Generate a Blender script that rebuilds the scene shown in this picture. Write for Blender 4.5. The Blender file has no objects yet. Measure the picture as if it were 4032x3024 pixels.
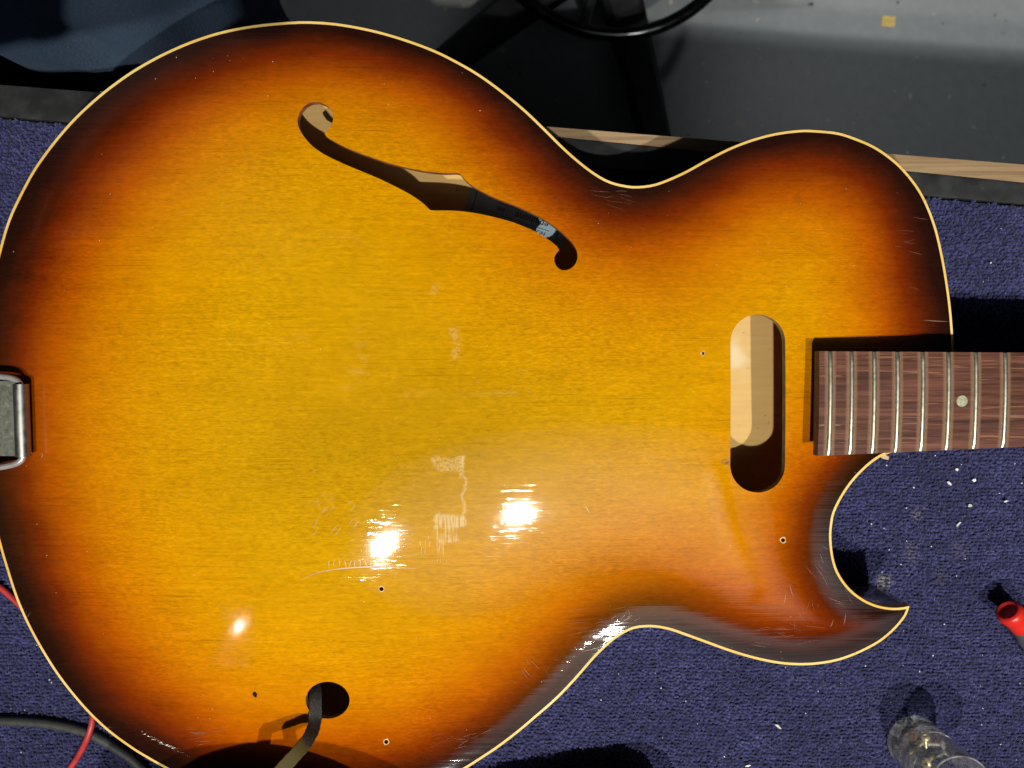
import bpy, bmesh, math, random
import numpy as np
from mathutils import Vector, Matrix
from mathutils.geometry import delaunay_2d_cdt

random.seed(7)
rng = np.random.default_rng(11)
S = bpy.context.scene
COL = S.collection

# ------------------------------------------------------------------ camera
F = 3028.0                       # focal length in photo pixels (26 mm equivalent phone lens)
PITCH = math.radians(2.0)
CAM = np.array([0.0, 0.0142, 0.405])
cam = bpy.data.cameras.new('camera')
cam.sensor_fit = 'HORIZONTAL'; cam.sensor_width = 36.0; cam.lens = 36.0 * F / 4032.0
cam.clip_start = 0.01; cam.clip_end = 60.0
cam_o = bpy.data.objects.new('camera', cam); COL.objects.link(cam_o)
cam_o.location = CAM; cam_o.rotation_euler = (-PITCH, 0, 0)
S.camera = cam_o
# a phone lens this close blurs the floor far below a little
cam.dof.use_dof = True; cam.dof.focus_distance = 0.405; cam.dof.aperture_fstop = 11.0

# ------------------------------------------------------------------ world, exposure
W = bpy.data.worlds.new('World'); S.world = W; W.use_nodes = True
W.node_tree.nodes['Background'].inputs[0].default_value = (0.8, 0.9, 1.0, 1)
W.node_tree.nodes['Background'].inputs[1].default_value = 0.016
S.view_settings.view_transform = 'Standard'
S.view_settings.look = 'None'
S.view_settings.exposure = 0.0
S.view_settings.gamma = 1.0
S.cycles.max_bounces = 10
S.cycles.transmission_bounces = 10
S.cycles.sample_clamp_indirect = 4.0
S.cycles.blur_glossy = 0.3

# ------------------------------------------------------------------ lamps (ceiling spots of the workshop, plus added floor fills)
def spot(name, loc, target, power, half_deg, blend, radius, col=(1.0, 0.95, 0.87)):
    l = bpy.data.lights.new(name, 'SPOT')
    l.energy = power; l.spot_size = math.radians(2 * half_deg); l.spot_blend = blend
    l.shadow_soft_size = radius; l.color = col
    o = bpy.data.objects.new(name, l); COL.objects.link(o)
    o.location = loc
    d = Vector(target) - Vector(loc)
    o.rotation_euler = d.to_track_quat('-Z', 'Y').to_euler()
    return o
spot('ceiling_or_fill_spot', (0.33, -0.76, 1.60), (0.16, 0.02, 0.0), 93.0, 28, 1.0, 0.012)
spot('ceiling_or_fill_spot', (-0.19, -0.81, 1.60), (0.02, 0.02, 0.0), 93.0, 28, 1.0, 0.021)
spot('ceiling_or_fill_spot', (-0.86, -1.16, 1.60), (-0.10, -0.15, 0.0), 0.9, 22, 0.6, 0.020)
spot('ceiling_or_fill_spot', (0.85, -0.78, 1.60), (0.62, 0.84, -0.80), 150.0, 14, 0.8, 0.040, (0.93, 0.97, 1.0))
spot('ceiling_or_fill_spot', (0.70, 1.00, 1.70), (0.80, 0.50, -0.80), 52.0, 14, 0.9, 0.12, (0.93, 0.97, 1.0))  # unseen fill added to lift the shaded floor behind the bench
spot('ceiling_or_fill_spot', (-0.40, 1.10, 1.70), (-0.36, 0.64, -0.80), 15.0, 8, 0.5, 0.05, (0.93, 0.97, 1.0))  # unseen narrow fill added to light the floor beside the leg
for k, (w, h) in enumerate(((1.75, 1.10), (1.50, 0.94), (1.26, 0.78), (1.02, 0.62), (0.78, 0.46))):     # unseen nested panels added for the sheen on the lacquer, brightest in the middle
    al = bpy.data.lights.new('sheen_fill_panel', 'AREA'); al.shape = 'ELLIPSE'
    al.size = w; al.size_y = h; al.energy = 0.27 * math.pi * w * h * 0.785; al.color = (0.90, 0.93, 1.0)
    ao = bpy.data.objects.new('sheen_fill_panel', al); COL.objects.link(ao); ao.location = (0.50, -0.86, 1.80 - 0.004 * k)

# ------------------------------------------------------------------ unprojection helpers (photo pixel -> place)
ca, sa = math.cos(-PITCH), math.sin(-PITCH)
def ray(px, py):
    x = (np.asarray(px, float) - 2016) / F
    y = -(np.asarray(py, float) - 1512) / F
    z = -np.ones_like(x)
    return np.stack([x, y * ca - z * sa, y * sa + z * ca], -1)
def at_z(px, py, z):
    d = ray(px, py); t = (np.asarray(z) - CAM[2]) / d[..., 2]
    return CAM + d * t[..., None] if d.ndim > 1 else CAM + d * t
TX, TY = -0.035, 0.022           # the body lies slightly tilted
def plane(x, y): return TX * x + TY * y
def at_body(px, py, dz=0.0):
    d = ray(px, py)
    n = d[..., 2] - TX * d[..., 0] - TY * d[..., 1]
    t = (dz + TX * CAM[0] + TY * CAM[1] - CAM[2]) / n
    return CAM + d * t[..., None] if d.ndim > 1 else CAM + d * t
ZC = -0.058                      # carpet
ZF = -0.80                       # room floor

# ------------------------------------------------------------------ object helpers
def link(name, mesh, mat=None, parent=None):
    o = bpy.data.objects.new(name, mesh); COL.objects.link(o)
    if mat is not None and len(mesh.materials) == 0: mesh.materials.append(mat)
    if parent is not None:
        o.parent = parent
        if parent.type == 'EMPTY':
            o.matrix_parent_inverse = Matrix.Translation(parent.location).inverted()
    return o
def thing(name, label, cat, loc=(0, 0, 0), group=None):
    o = bpy.data.objects.new(name, None); COL.objects.link(o); o.location = loc
    o.empty_display_size = 0.03
    o['label'] = label; o['category'] = cat
    if group: o['group'] = group
    return o
def tag(o, label, cat, group=None):
    o['label'] = label; o['category'] = cat
    if group: o['group'] = group
    return o
def mesh_from(name, v, f, smooth=True):
    m = bpy.data.meshes.new(name)
    m.from_pydata([tuple(p) for p in v], [], [tuple(q) for q in f]); m.update()
    if smooth: m.polygons.foreach_set('use_smooth', [True] * len(m.polygons))
    return m
def fix_normals(m):
    bm = bmesh.new(); bm.from_mesh(m); bmesh.ops.recalc_face_normals(bm, faces=bm.faces); bm.to_mesh(m); bm.free()
    return m
def sharp(m, deg=35):
    m.set_sharp_from_angle(angle=math.radians(deg)); return m
def catmull(pts, n=8, closed=False):
    P = [np.array(p, float) for p in pts]; out = []
    m = len(P)
    for i in range(m if closed else m - 1):
        p0 = P[(i - 1) % m] if closed or i > 0 else 2 * P[0] - P[1]
        p1 = P[i]; p2 = P[(i + 1) % m]
        p3 = P[(i + 2) % m] if closed or i + 2 < m else 2 * P[-1] - P[-2]
        for k in range(n):
            t = k / n
            out.append(0.5 * ((2 * p1) + (-p0 + p2) * t + (2 * p0 - 5 * p1 + 4 * p2 - p3) * t * t + (-p0 + 3 * p1 - 3 * p2 + p3) * t ** 3))
    if not closed: out.append(P[-1])
    return np.array(out)
def resample(p, step, closed=False):
    p = np.asarray(p, float)
    if closed: p = np.vstack([p, p[:1]])
    s = np.concatenate([[0], np.cumsum(np.linalg.norm(np.diff(p, axis=0), axis=1))])
    n = max(2, int(round(s[-1] / step)))
    t = np.linspace(0, s[-1], n + 1)
    q = np.stack([np.interp(t, s, p[:, k]) for k in range(p.shape[1])], -1)
    return q[:-1] if closed else q
def tube(path, rad, seg=12, caps=True):
    path = np.asarray(path, float); n = len(path)
    rad = np.full(n, rad) if np.isscalar(rad) else np.asarray(rad)
    T = np.gradient(path, axis=0); T /= np.linalg.norm(T, axis=1)[:, None]
    up = np.array([0, 0, 1.0]);
    if abs(T[0] @ up) > 0.9: up = np.array([1.0, 0, 0])
    v = []; N = np.cross(T[0], up); N /= np.linalg.norm(N)
    for i in range(n):
        N = N - T[i] * (N @ T[i]); N /= np.linalg.norm(N); B = np.cross(T[i], N)
        for k in range(seg):
            a = 2 * math.pi * k / seg
            v.append(path[i] + rad[i] * (math.cos(a) * N + math.sin(a) * B))
    f = [(i * seg + k, i * seg + (k + 1) % seg, (i + 1) * seg + (k + 1) % seg, (i + 1) * seg + k) for i in range(n - 1) for k in range(seg)]
    if caps:
        f.append(tuple(range(seg - 1, -1, -1))); f.append(tuple((n - 1) * seg + k for k in range(seg)))
    return v, f
def lathe(profile, seg=48, origin=(0, 0, 0), axis=(0, 0, 1)):
    """profile: (radius, height) list along axis"""
    ax = Vector(axis).normalized(); q = Vector((0, 0, 1)).rotation_difference(ax)
    o = Vector(origin); v = []; f = []
    for r, h in profile:
        for k in range(seg):
            a = 2 * math.pi * k / seg
            v.append(o + q @ Vector((r * math.cos(a), r * math.sin(a), h)))
    n = len(profile)
    for i in range(n - 1):
        for k in range(seg):
            f.append((i * seg + k, i * seg + (k + 1) % seg, (i + 1) * seg + (k + 1) % seg, (i + 1) * seg + k))
    f.append(tuple(range(seg - 1, -1, -1))); f.append(tuple((n - 1) * seg + k for k in range(seg)))
    return v, f
def box_v(x0, x1, y0, y1, z0, z1):
    v = [(x, y, z) for z in (z0, z1) for y in (y0, y1) for x in (x0, x1)]
    f = [(0, 2, 3, 1), (4, 5, 7, 6), (0, 1, 5, 4), (2, 6, 7, 3), (0, 4, 6, 2), (1, 3, 7, 5)]
    return v, f
def prism(poly, z0, z1):
    n = len(poly)
    v = [(p[0], p[1], z0) for p in poly] + [(p[0], p[1], z1) for p in poly]
    f = [tuple(range(n - 1, -1, -1)), tuple(range(n, 2 * n))] + [(i, (i + 1) % n, n + (i + 1) % n, n + i) for i in range(n)]
    return v, f
def bevel(m, w, seg=2, deg=30):
    bm = bmesh.new(); bm.from_mesh(m)
    bmesh.ops.recalc_face_normals(bm, faces=bm.faces)
    e = [x for x in bm.edges if x.is_manifold and x.calc_face_angle(0) > math.radians(deg)]
    bmesh.ops.bevel(bm, geom=e, offset=w, segments=seg, profile=0.6, affect='EDGES')
    bm.to_mesh(m); bm.free(); m.polygons.foreach_set('use_smooth', [True] * len(m.polygons)); sharp(m, 40)
    return m

# ------------------------------------------------------------------ material helpers
class M:
    def __init__(s, name):
        s.m = bpy.data.materials.new(name); s.m.use_nodes = True
        s.t = s.m.node_tree; s.b = s.t.nodes['Principled BSDF']; s._c = None
    def n(s, typ, **kw):
        nd = s.t.nodes.new(typ)
        for k, v in kw.items(): setattr(nd, k, v)
        return nd
    def put(s, sock, val):
        if isinstance(val, bpy.types.NodeSocket): s.t.links.new(val, sock)
        elif isinstance(val, (tuple, list)) and len(val) == 3 and sock.type == 'RGBA': sock.default_value = (*val, 1)
        else: sock.default_value = val
    def set(s, **kw):
        names = dict(base='Base Color', rough='Roughness', metal='Metallic', spec='Specular IOR Level', ior='IOR', trans='Transmission Weight',
                     coat='Coat Weight', crough='Coat Roughness', cior='Coat IOR', cnormal='Coat Normal', normal='Normal', sheen='Sheen Weight',
                     srough='Sheen Roughness', stint='Sheen Tint', emit='Emission Color', estr='Emission Strength', aniso='Anisotropic')
        for k, v in kw.items(): s.put(s.b.inputs[names[k]], v)
        return s
    def co(s):
        if s._c is None: s._c = s.n('ShaderNodeTexCoord').outputs['Object']
        return s._c
    def noise(s, scale, sx=1, sy=1, sz=1, detail=3, rough=0.55, rot=0.0, off=(0, 0, 0), dist=0.0):
        mp = s.n('ShaderNodeMapping'); s.put(mp.inputs['Vector'], s.co())
        mp.inputs['Scale'].default_value = (sx, sy, sz); mp.inputs['Rotation'].default_value = (0, 0, rot); mp.inputs['Location'].default_value = off
        t = s.n('ShaderNodeTexNoise'); s.put(t.inputs['Vector'], mp.outputs[0])
        t.inputs['Scale'].default_value = scale; t.inputs['Detail'].default_value = detail; t.inputs['Roughness'].default_value = rough
        t.inputs['Distortion'].default_value = dist
        return t.outputs['Fac']
    def ramp(s, fac, stops, interp='LINEAR'):
        r = s.n('ShaderNodeValToRGB'); e = r.color_ramp.elements; r.color_ramp.interpolation = interp
        while len(e) < len(stops): e.new(0.5)
        for el, (p, c) in zip(e, stops):
            el.position = p
            el.color = (*c, 1) if isinstance(c, (tuple, list)) else (c, c, c, 1)
        s.put(r.inputs[0], fac); return r.outputs[0]
    def math(s, op, a, b=0.0, clamp=False):
        m = s.n('ShaderNodeMath', operation=op); m.use_clamp = clamp
        s.put(m.inputs[0], a); s.put(m.inputs[1], b); return m.outputs[0]
    def mix(s, fac, a, b, mode='MIX'):
        m = s.n('ShaderNodeMix', data_type='RGBA', blend_type=mode)
        s.put(m.inputs[0], fac); s.put(m.inputs[6], a); s.put(m.inputs[7], b); return m.outputs[2]
    def attr(s, name):
        return s.n('ShaderNodeAttribute', attribute_name=name).outputs['Fac']
    def bump(s, h, strength=0.3, dist=0.001, normal=None):
        b = s.n('ShaderNodeBump'); b.inputs['Strength'].default_value = strength; b.inputs['Distance'].default_value = dist
        s.put(b.inputs['Height'], h)
        if normal is not None: s.put(b.inputs['Normal'], normal)
        return b.outputs[0]
    def sep(s):
        x = s.n('ShaderNodeSeparateXYZ'); s.put(x.inputs[0], s.co()); return x.outputs
    def step(s, v, a, b):
        r = s.n('ShaderNodeMapRange', interpolation_type='SMOOTHSTEP'); s.put(r.inputs[0], v)
        r.inputs[1].default_value = a; r.inputs[2].default_value = b; return r.outputs[0]
def plain(name, col, rough=0.5, var=0.25, scale=60, **kw):
    m = M(name); nz = m.noise(scale, detail=4)
    c = m.mix(m.step(nz, 0.3, 0.7), tuple(x * (1 - var) for x in col), tuple(min(1, x * (1 + var)) for x in col))
    return m.set(base=c, rough=rough, **kw)

# ================================================================== BODY SHAPE
OUT = [(0, 966), (27, 875), (61, 796), (122, 680), (182, 592), (243, 516), (304, 450), (377, 383), (450, 325), (535, 267), (644, 207), (760, 157),
       (875, 121), (1003, 97), (1154, 83), (1246, 83), (1344, 92), (1466, 115), (1587, 149), (1709, 194), (1806, 242), (1891, 292), (1982, 358), (2073, 434),
       (2158, 516), (2213, 571), (2274, 626), (2340, 677), (2401, 711), (2468, 728), (2523, 730), (2590, 718), (2688, 677), (2779, 627), (2870, 581), (2961, 546),
       (3053, 522), (3144, 510), (3204, 510), (3296, 519), (3368, 541), (3447, 576), (3520, 627), (3575, 682), (3624, 748), (3660, 820), (3690, 905), (3714, 1008),
       (3732, 1111), (3745, 1208), (3753, 1300), (3757, 1380), (3759, 1480), (3756, 1600), (3738, 1690), (3690, 1740), (3610, 1762), (3508, 1784), (3452, 1810), (3395, 1858),
       (3350, 1909), (3314, 1964), (3288, 2018), (3280, 2052), (3275, 2101), (3277, 2150), (3284, 2198), (3298, 2244), (3323, 2287), (3356, 2325), (3399, 2357), (3447, 2379),
       (3496, 2390), (3538, 2391), (3563, 2388)]
TIP = (3583, 2383)
OUT2 = [(3573, 2417), (3551, 2450), (3514, 2490), (3466, 2529), (3411, 2560), (3350, 2587), (3289, 2606), (3223, 2617), (3156, 2621), (3083, 2617), (3016, 2606), (2949, 2590),
        (2870, 2566), (2779, 2533), (2688, 2500), (2638, 2483), (2589, 2473), (2547, 2471), (2498, 2477), (2450, 2499), (2407, 2530), (2346, 2588), (2267, 2678), (2194, 2754),
        (2121, 2818), (2042, 2885), (1963, 2945), (1891, 2993), (1842, 3024), (1780, 3058), (1700, 3092), (1600, 3122), (1480, 3146), (1350, 3160), (1200, 3164), (1050, 3156), (900, 3132), (770, 3089),
        (644, 3024), (583, 2990), (516, 2949), (425, 2882), (346, 2808), (273, 2724), (212, 2642), (152, 2545), (103, 2453), (61, 2356), (27, 2253), (0, 2162),
        (-28, 2050), (-58, 1890), (-76, 1728), (-82, 1564), (-76, 1400), (-58, 1230), (-28, 1080)]
full = [TIP] + OUT2 + OUT + [TIP]
cur = catmull(full, 8)
cur = at_body(cur[:, 0], cur[:, 1])[:, :2]
rim = resample(cur, 0.003)[:-1]            # closed loop, starts at the horn tip
def signed_area(p): return 0.5 * np.sum(p[:, 0] * np.roll(p[:, 1], -1) - np.roll(p[:, 0], -1) * p[:, 1])
if signed_area(rim) < 0: rim = np.vstack([rim[:1], rim[1:][::-1]])
def inset(p, d, maxm=2.2):
    a = np.roll(p, 1, 0); b = np.roll(p, -1, 0)
    e1 = p - a; e2 = b - p
    e1 /= np.linalg.norm(e1, axis=1)[:, None]; e2 /= np.linalg.norm(e2, axis=1)[:, None]
    n1 = np.stack([-e1[:, 1], e1[:, 0]], -1); n2 = np.stack([-e2[:, 1], e2[:, 0]], -1)
    n = n1 + n2; n /= np.linalg.norm(n, axis=1)[:, None]
    k = np.minimum(1 / np.maximum((n * n1).sum(1), 0.1), maxm)
    return p + n * (d * k)[:, None] if not np.isscalar(d) else p + n * (d * k[:, None])
def inside(P, poly):
    r = np.zeros(len(P), bool); x, y = P[:, 0], P[:, 1]
    a = poly; b = np.roll(poly, -1, 0)
    for (x0, y0), (x1, y1) in zip(a, b):
        if y0 == y1: continue
        c = ((y0 > y) != (y1 > y))
        r ^= c & (x < (x1 - x0) * (y - y0) / (y1 - y0) + x0)
    return r
def dist_poly(P, poly):
    a = poly; b = np.roll(poly, -1, 0); out = np.full(len(P), 9.0)
    for p, q in zip(a, b):
        d = q - p; L = d @ d
        t = np.clip(((P - p) @ d) / L, 0, 1)
        out = np.minimum(out, np.hypot(P[:, 0] - p[0] - t * d[0], P[:, 1] - p[1] - t * d[1]))
    return out
# arching: a membrane inflated over the outline, with a recurve channel inside the rim
G = 0.002
gx = np.arange(-0.32, 0.28, G); gy = np.arange(-0.26, 0.24, G)
GX, GY = np.meshgrid(gx, gy); GP = np.stack([GX.ravel(), GY.ravel()], -1)
MASK = inside(GP, rim).reshape(GX.shape)
DST = (dist_poly(GP, rim).reshape(GX.shape)) * MASK
# membrane: solved coarsely, then refined
Mc = MASK[::2, ::2]; uc = np.minimum(DST, 0.15)[::2, ::2] / 0.15
for it in range(2200):
    uc[1:-1, 1:-1] = 0.25 * (uc[2:, 1:-1] + uc[:-2, 1:-1] + uc[1:-1, 2:] + uc[1:-1, :-2]) + 0.00057
    uc *= Mc
u = np.repeat(np.repeat(uc, 2, 0), 2, 1)[:MASK.shape[0], :MASK.shape[1]]
for it in range(700):
    u[1:-1, 1:-1] = 0.25 * (u[2:, 1:-1] + u[:-2, 1:-1] + u[1:-1, 2:] + u[1:-1, :-2]) + 0.00057 / 4
    u *= MASK
u /= u.max()
HMAX = 0.0175
H = HMAX * np.power(u, 1.45) * np.clip(DST / 0.03, 0, 1) ** 0.7
D0, DD = 0.013, 0.0010
dish = np.where(DST < 2 * D0, np.sin(math.pi * DST / (2 * D0)) ** 2, 0.0)
H = (H - DD * dish) * MASK
# a soft crease pressed into the plate between the pickup slot and the horn
_cr = catmull([(2795, 1850), (2828, 1960), (2856, 2070), (2900, 2190), (2965, 2320)], 6); _cr = at_body(_cr[:, 0], _cr[:, 1])[:, :2]
_near = np.abs(GP - _cr.mean(0)).max(1) < 0.06; _dd = np.full(len(GP), 9.0)
for p_, q_ in zip(_cr[:-1], _cr[1:]):
    e_ = q_ - p_; t_ = np.clip(((GP[_near] - p_) @ e_) / (e_ @ e_), 0, 1)
    _dd[_near] = np.minimum(_dd[_near], np.linalg.norm(GP[_near] - p_ - t_[:, None] * e_, axis=1))
H = H + 0.00050 * np.exp(-(_dd.reshape(H.shape) / 0.0042) ** 2) * MASK
# the plate flattens towards the fingerboard end
for it in range(3):
    Hs = H.copy(); Hs[1:-1, 1:-1] = 0.5 * H[1:-1, 1:-1] + 0.125 * (H[2:, 1:-1] + H[:-2, 1:-1] + H[1:-1, 2:] + H[1:-1, :-2]); H = Hs
Hy, Hx = np.gradient(H, G)
def bil(A, P):
    P = np.atleast_2d(P)
    fx = np.clip((P[:, 0] - gx[0]) / G, 0, len(gx) - 2); fy = np.clip((P[:, 1] - gy[0]) / G, 0, len(gy) - 2)
    i = fx.astype(int); j = fy.astype(int); tx = fx - i; ty = fy - j
    return (A[j, i] * (1 - tx) * (1 - ty) + A[j, i + 1] * tx * (1 - ty) + A[j + 1, i] * (1 - tx) * ty + A[j + 1, i + 1] * tx * ty)
def top_z(P):
    P = np.atleast_2d(P); return bil(H, P) + plane(P[:, 0], P[:, 1])
def on_top(px, py):
    """photo pixel -> point on the arched top"""
    px = np.atleast_1d(np.asarray(px, float)); py = np.atleast_1d(np.asarray(py, float))
    dz = np.zeros(len(px))
    for _ in range(6):
        q = at_body(px, py, dz) if len(px) > 1 else at_body(px[:1], py[:1], dz[:1])
        dz = bil(H, q[:, :2])
    q[:, 2] = top_z(q[:, :2]); return q
def at_body_v(px, py, dz): return at_body(px, py, dz)

FH = [(1173, 491), (1172, 469), (1183, 437), (1208, 411), (1237, 401), (1263, 404), (1288, 417), (1306, 438), (1312, 462), (1308, 487), (1296, 506), (1278, 524), (1281, 535), (1302, 549), (1353, 576),
      (1407, 599), (1462, 619), (1534, 643), (1606, 661), (1679, 675), (1751, 682), (1808, 682), (1826, 703), (1855, 728), (1899, 755), (1953, 781), (2007, 801), (2062, 824), (2116, 850),
      (2163, 878), (2206, 909), (2242, 943), (2264, 972), (2273, 994), (2274, 1016), (2266, 1039), (2250, 1056), (2224, 1065), (2203, 1060), (2186, 1041), (2182, 1019), (2188, 1000), (2202, 985),
      (2195, 972), (2170, 951), (2134, 927), (2098, 907), (2044, 884), (1989, 866), (1917, 848), (1845, 835), (1772, 829), (1703, 829), (1690, 824), (1668, 802), (1624, 771), (1570, 741), (1498, 706),
      (1425, 675), (1353, 645), (1281, 610), (1237, 581), (1205, 549), (1183, 516)]
fcur = catmull(FH, 4, True)
slot = []
for k in range(17):
    a = math.pi * k / 16; slot.append((2984 + 108 * math.cos(a), 1346 - 108 * math.sin(a)))
for k in range(17):
    a = math.pi + math.pi * k / 16; slot.append((2983 + 108 * math.cos(a), 1832 - 108 * math.sin(a)))
rnd = [(1290 + 87 * math.cos(2 * math.pi * k / 40), 2757 + 73 * math.sin(2 * math.pi * k / 40)) for k in range(40)]
SCREW = [(2767, 1391, 6.5), (3083, 2127, 8.5), (1502, 2319, 8.5), (1521, 2921, 8.5)]
holes_px = [np.array(fcur), np.array(slot), np.array(rnd)] + [np.array([(x + r * math.cos(a), y + r * math.sin(a)) for a in np.linspace(0, 2 * math.pi, 11)[:-1]]) for x, y, r in SCREW]
HOLES = []
for h in holes_px:
    q = on_top(h[:, 0], h[:, 1])[:, :2]
    HOLES.append(resample(q, 0.0022, True) if len(q) > 12 else q)

# ------------------------------------------------------------------ guitar materials
def burst_material():
    m = M('sunburst_lacquer'); X, Y, Z = m.sep()[:3]
    d = m.attr('edge')                                   # metres from the rim / 0.15
    big = m.noise(9, detail=2); mid = m.noise(30, 1, 2.2, detail=3)
    dd = m.math('ADD', d, m.math('MULTIPLY', m.math('SUBTRACT', big, 0.5), 0.07))
    dd = m.math('ADD', dd, m.math('MULTIPLY', m.math('SUBTRACT', mid, 0.5), 0.045))
    K = 1 / 150.0
    col = m.ramp(dd, [(0.0, (0.014, 0.0042, 0.0028)), (6 * K, (0.020, 0.0052, 0.0028)), (14 * K, (0.066, 0.0100, 0.0022)), (24 * K, (0.18, 0.0225, 0.0010)),
                      (41 * K, (0.41, 0.083, 0.0006)), (62 * K, (0.555, 0.178, 0.0006)), (95 * K, (0.615, 0.266, 0.0006)), (1.0, (0.60, 0.305, 0.0014))])
    col = m.mix(m.attr('olive_tone'), col, (0.405, 0.222, 0.0030))  # mixes in a darker olive tone, strongest near the middle of the top
    # figure of the wood: flecks, streaks, dark pores
    streak = m.noise(1.0, 26, 640, 1, detail=3, rough=0.6)
    fleck = m.noise(1.0, 300, 1150, 1, detail=2, rough=0.6)
    fleck2 = m.noise(1.0, 210, 520, 1, detail=2, dist=0.6)
    pore = m.noise(1.0, 15, 1500, 1, detail=1, off=(3, 7, 0), dist=0.2)
    gate = m.noise(1.0, 22, 60, 1, detail=2)
    k = m.math('ADD', 0.94, m.math('MULTIPLY', m.math('SUBTRACT', streak, 0.5), 0.36))
    k = m.math('ADD', k, m.math('MULTIPLY', m.math('SUBTRACT', fleck, 0.5), m.math('ADD', 0.15, m.math('MULTIPLY', m.step(m.noise(13, detail=3, off=(2, 8, 0)), 0.3, 0.7), 0.75))))
    k = m.math('ADD', k, m.math('MULTIPLY', m.math('SUBTRACT', fleck2, 0.5), 0.48))
    k = m.math('ADD', k, m.math('MULTIPLY', m.math('SUBTRACT', mid, 0.5), 0.30))
    pm = m.math('MULTIPLY', m.step(pore, 0.58, 0.68), m.step(gate, 0.46, 0.68))
    k = m.math('MULTIPLY', k, m.math('SUBTRACT', 1.0, m.math('MULTIPLY', pm, 0.25)))
    kc = m.n('ShaderNodeCombineColor'); 
    for i in range(3): m.put(kc.inputs[i], k)
    col = m.mix(1.0, col, kc.outputs[0], 'MULTIPLY')
    # tape residue and scrapes left on the finish
    vst = m.noise(1.0, 1500, 90, 1, detail=3); spk = m.noise(900, detail=3)
    wx = m.math('ADD', X, m.math('MULTIPLY', m.math('SUBTRACT', m.noise(130, detail=4), 0.5), 0.0085))
    wy = m.math('ADD', Y, m.math('MULTIPLY', m.math('SUBTRACT', m.noise(130, detail=4, off=(4, 4, 0)), 0.5), 0.0085))
    def patch(px0, py0, px1, py1, lo, hi, amt, tex):
        nonlocal col
        a = on_top(px0, py0)[0]; b = on_top(px1, py1)[0]
        e = 0.0009
        f = m.math('MULTIPLY', m.step(wx, a[0] - e, a[0] + e), m.math('SUBTRACT', 1.0, m.step(wx, b[0] - e, b[0] + e)))
        f = m.math('MULTIPLY', f, m.math('MULTIPLY', m.step(wy, b[1] - e, b[1] + e), m.math('SUBTRACT', 1.0, m.step(wy, a[1] - e, a[1] + e))))
        f = m.math('MULTIPLY', m.math('MULTIPLY', f, m.step(tex, lo, hi)), amt)
        col = m.mix(f, col, (0.66, 0.50, 0.24))
        return f
    r1 = patch(1712, 2030, 1832, 2072, 0.34, 0.56, 0.75, vst)
    patch(1712, 2072, 1800, 2140, 0.44, 0.60, 0.75, vst)
    patch(1708, 2140, 1760, 2215, 0.52, 0.66, 0.55, vst)
    patch(1818, 1805, 1832, 2040, 0.30, 0.56, 0.6, spk)
    patch(1700, 1798, 1832, 1850, 0.34, 0.60, 0.42, spk)
    patch(1778, 1290, 1815, 1420, 0.44, 0.60, 0.28, spk)
    patch(1690, 1110, 1725, 1160, 0.40, 0.62, 0.14, spk)
    # violet stain beside the pickup slot
    s = on_top(2858, 1818)[0]
    dx = m.math('SUBTRACT', X, float(s[0])); dy = m.math('SUBTRACT', Y, float(s[1]))
    rr = m.math('SQRT', m.math('ADD', m.math('MULTIPLY', dx, dx), m.math('MULTIPLY', m.math('MULTIPLY', dy, dy), 2.2)))
    st = m.math('MULTIPLY', m.math('SUBTRACT', 1.0, m.step(rr, 0.0012, 0.0030)), m.step(spk, 0.36, 0.56))
    col = m.mix(m.math('MULTIPLY', st, 0.75), col, (0.07, 0.04, 0.07))
    # lacquer
    ripple = m.math('MULTIPLY', m.noise(1.0, 8, 430, 1, detail=2), m.math('SUBTRACT', 1.0, m.step(d, 0.16, 0.42))); peel = m.noise(55, detail=2)
    scr = m.noise(1.0, 30, 2200, 1, detail=2, rot=0.5); scr2 = m.noise(1.0, 2000, 30, 1, detail=2, rot=0.2)
    hgt = m.math('ADD', m.math('MULTIPLY', ripple, 3.4), m.math('MULTIPLY', peel, 1.2))
    hgt = m.math('ADD', hgt, m.math('MULTIPLY', m.math('ADD', scr, scr2), 0.10))
    groove = m.step(m.noise(1.0, 45, 2300, 1, detail=1, off=(9, 1, 0)), 0.58, 0.74)
    hgt = m.math('SUBTRACT', hgt, m.math('MULTIPLY', groove, 0.12))
    cn = m.bump(hgt, 0.16, 0.00022)
    cr = m.ramp(m.noise(40, detail=4), [(0.3, 0.020), (0.7, 0.060)])
    m.set(base=col, rough=0.5, spec=0.0, coat=1.0, crough=cr, cior=1.50, cnormal=cn, normal=m.bump(fleck, 0.06, 0.0003))
    return m.m
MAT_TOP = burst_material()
def bind_mat():
    m = M('aged_cream_binding'); a = m.noise(22, detail=3); b = m.noise(600, detail=3)
    c = m.mix(m.step(a, 0.3, 0.7), (0.72, 0.45, 0.085), (0.82, 0.60, 0.20))
    c = m.mix(m.math('MULTIPLY', m.step(b, 0.64, 0.74), 0.65), c, (0.16, 0.08, 0.02))
    return m.set(base=c, rough=0.45, spec=0.2).m
MAT_BIND = bind_mat()
def side_mat():
    m = M('dark_lacquered_side'); n = m.noise(1, 60, 60, 500, detail=3)
    c = m.mix(n, (0.010, 0.006, 0.004), (0.030, 0.017, 0.009))
    return m.set(base=c, rough=0.35, coat=1.0, crough=0.06).m
MAT_SIDE = side_mat()
def inner_mat():
    m = M('bare_maple_inside'); n = m.noise(1, 30, 300, 30, detail=3); b = m.noise(25, detail=3)
    c = m.mix(n, (0.56, 0.35, 0.11), (0.72, 0.48, 0.17))
    c = m.mix(m.step(b, 0.56, 0.72), c, (0.72, 0.58, 0.34))
    sp = m.noise(330, detail=2)
    c = m.mix(m.math('MULTIPLY', m.step(sp, 0.70, 0.76), 0.6), c, (0.16, 0.09, 0.04))
    return m.set(base=c, rough=0.75).m
MAT_IN = inner_mat()
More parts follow.
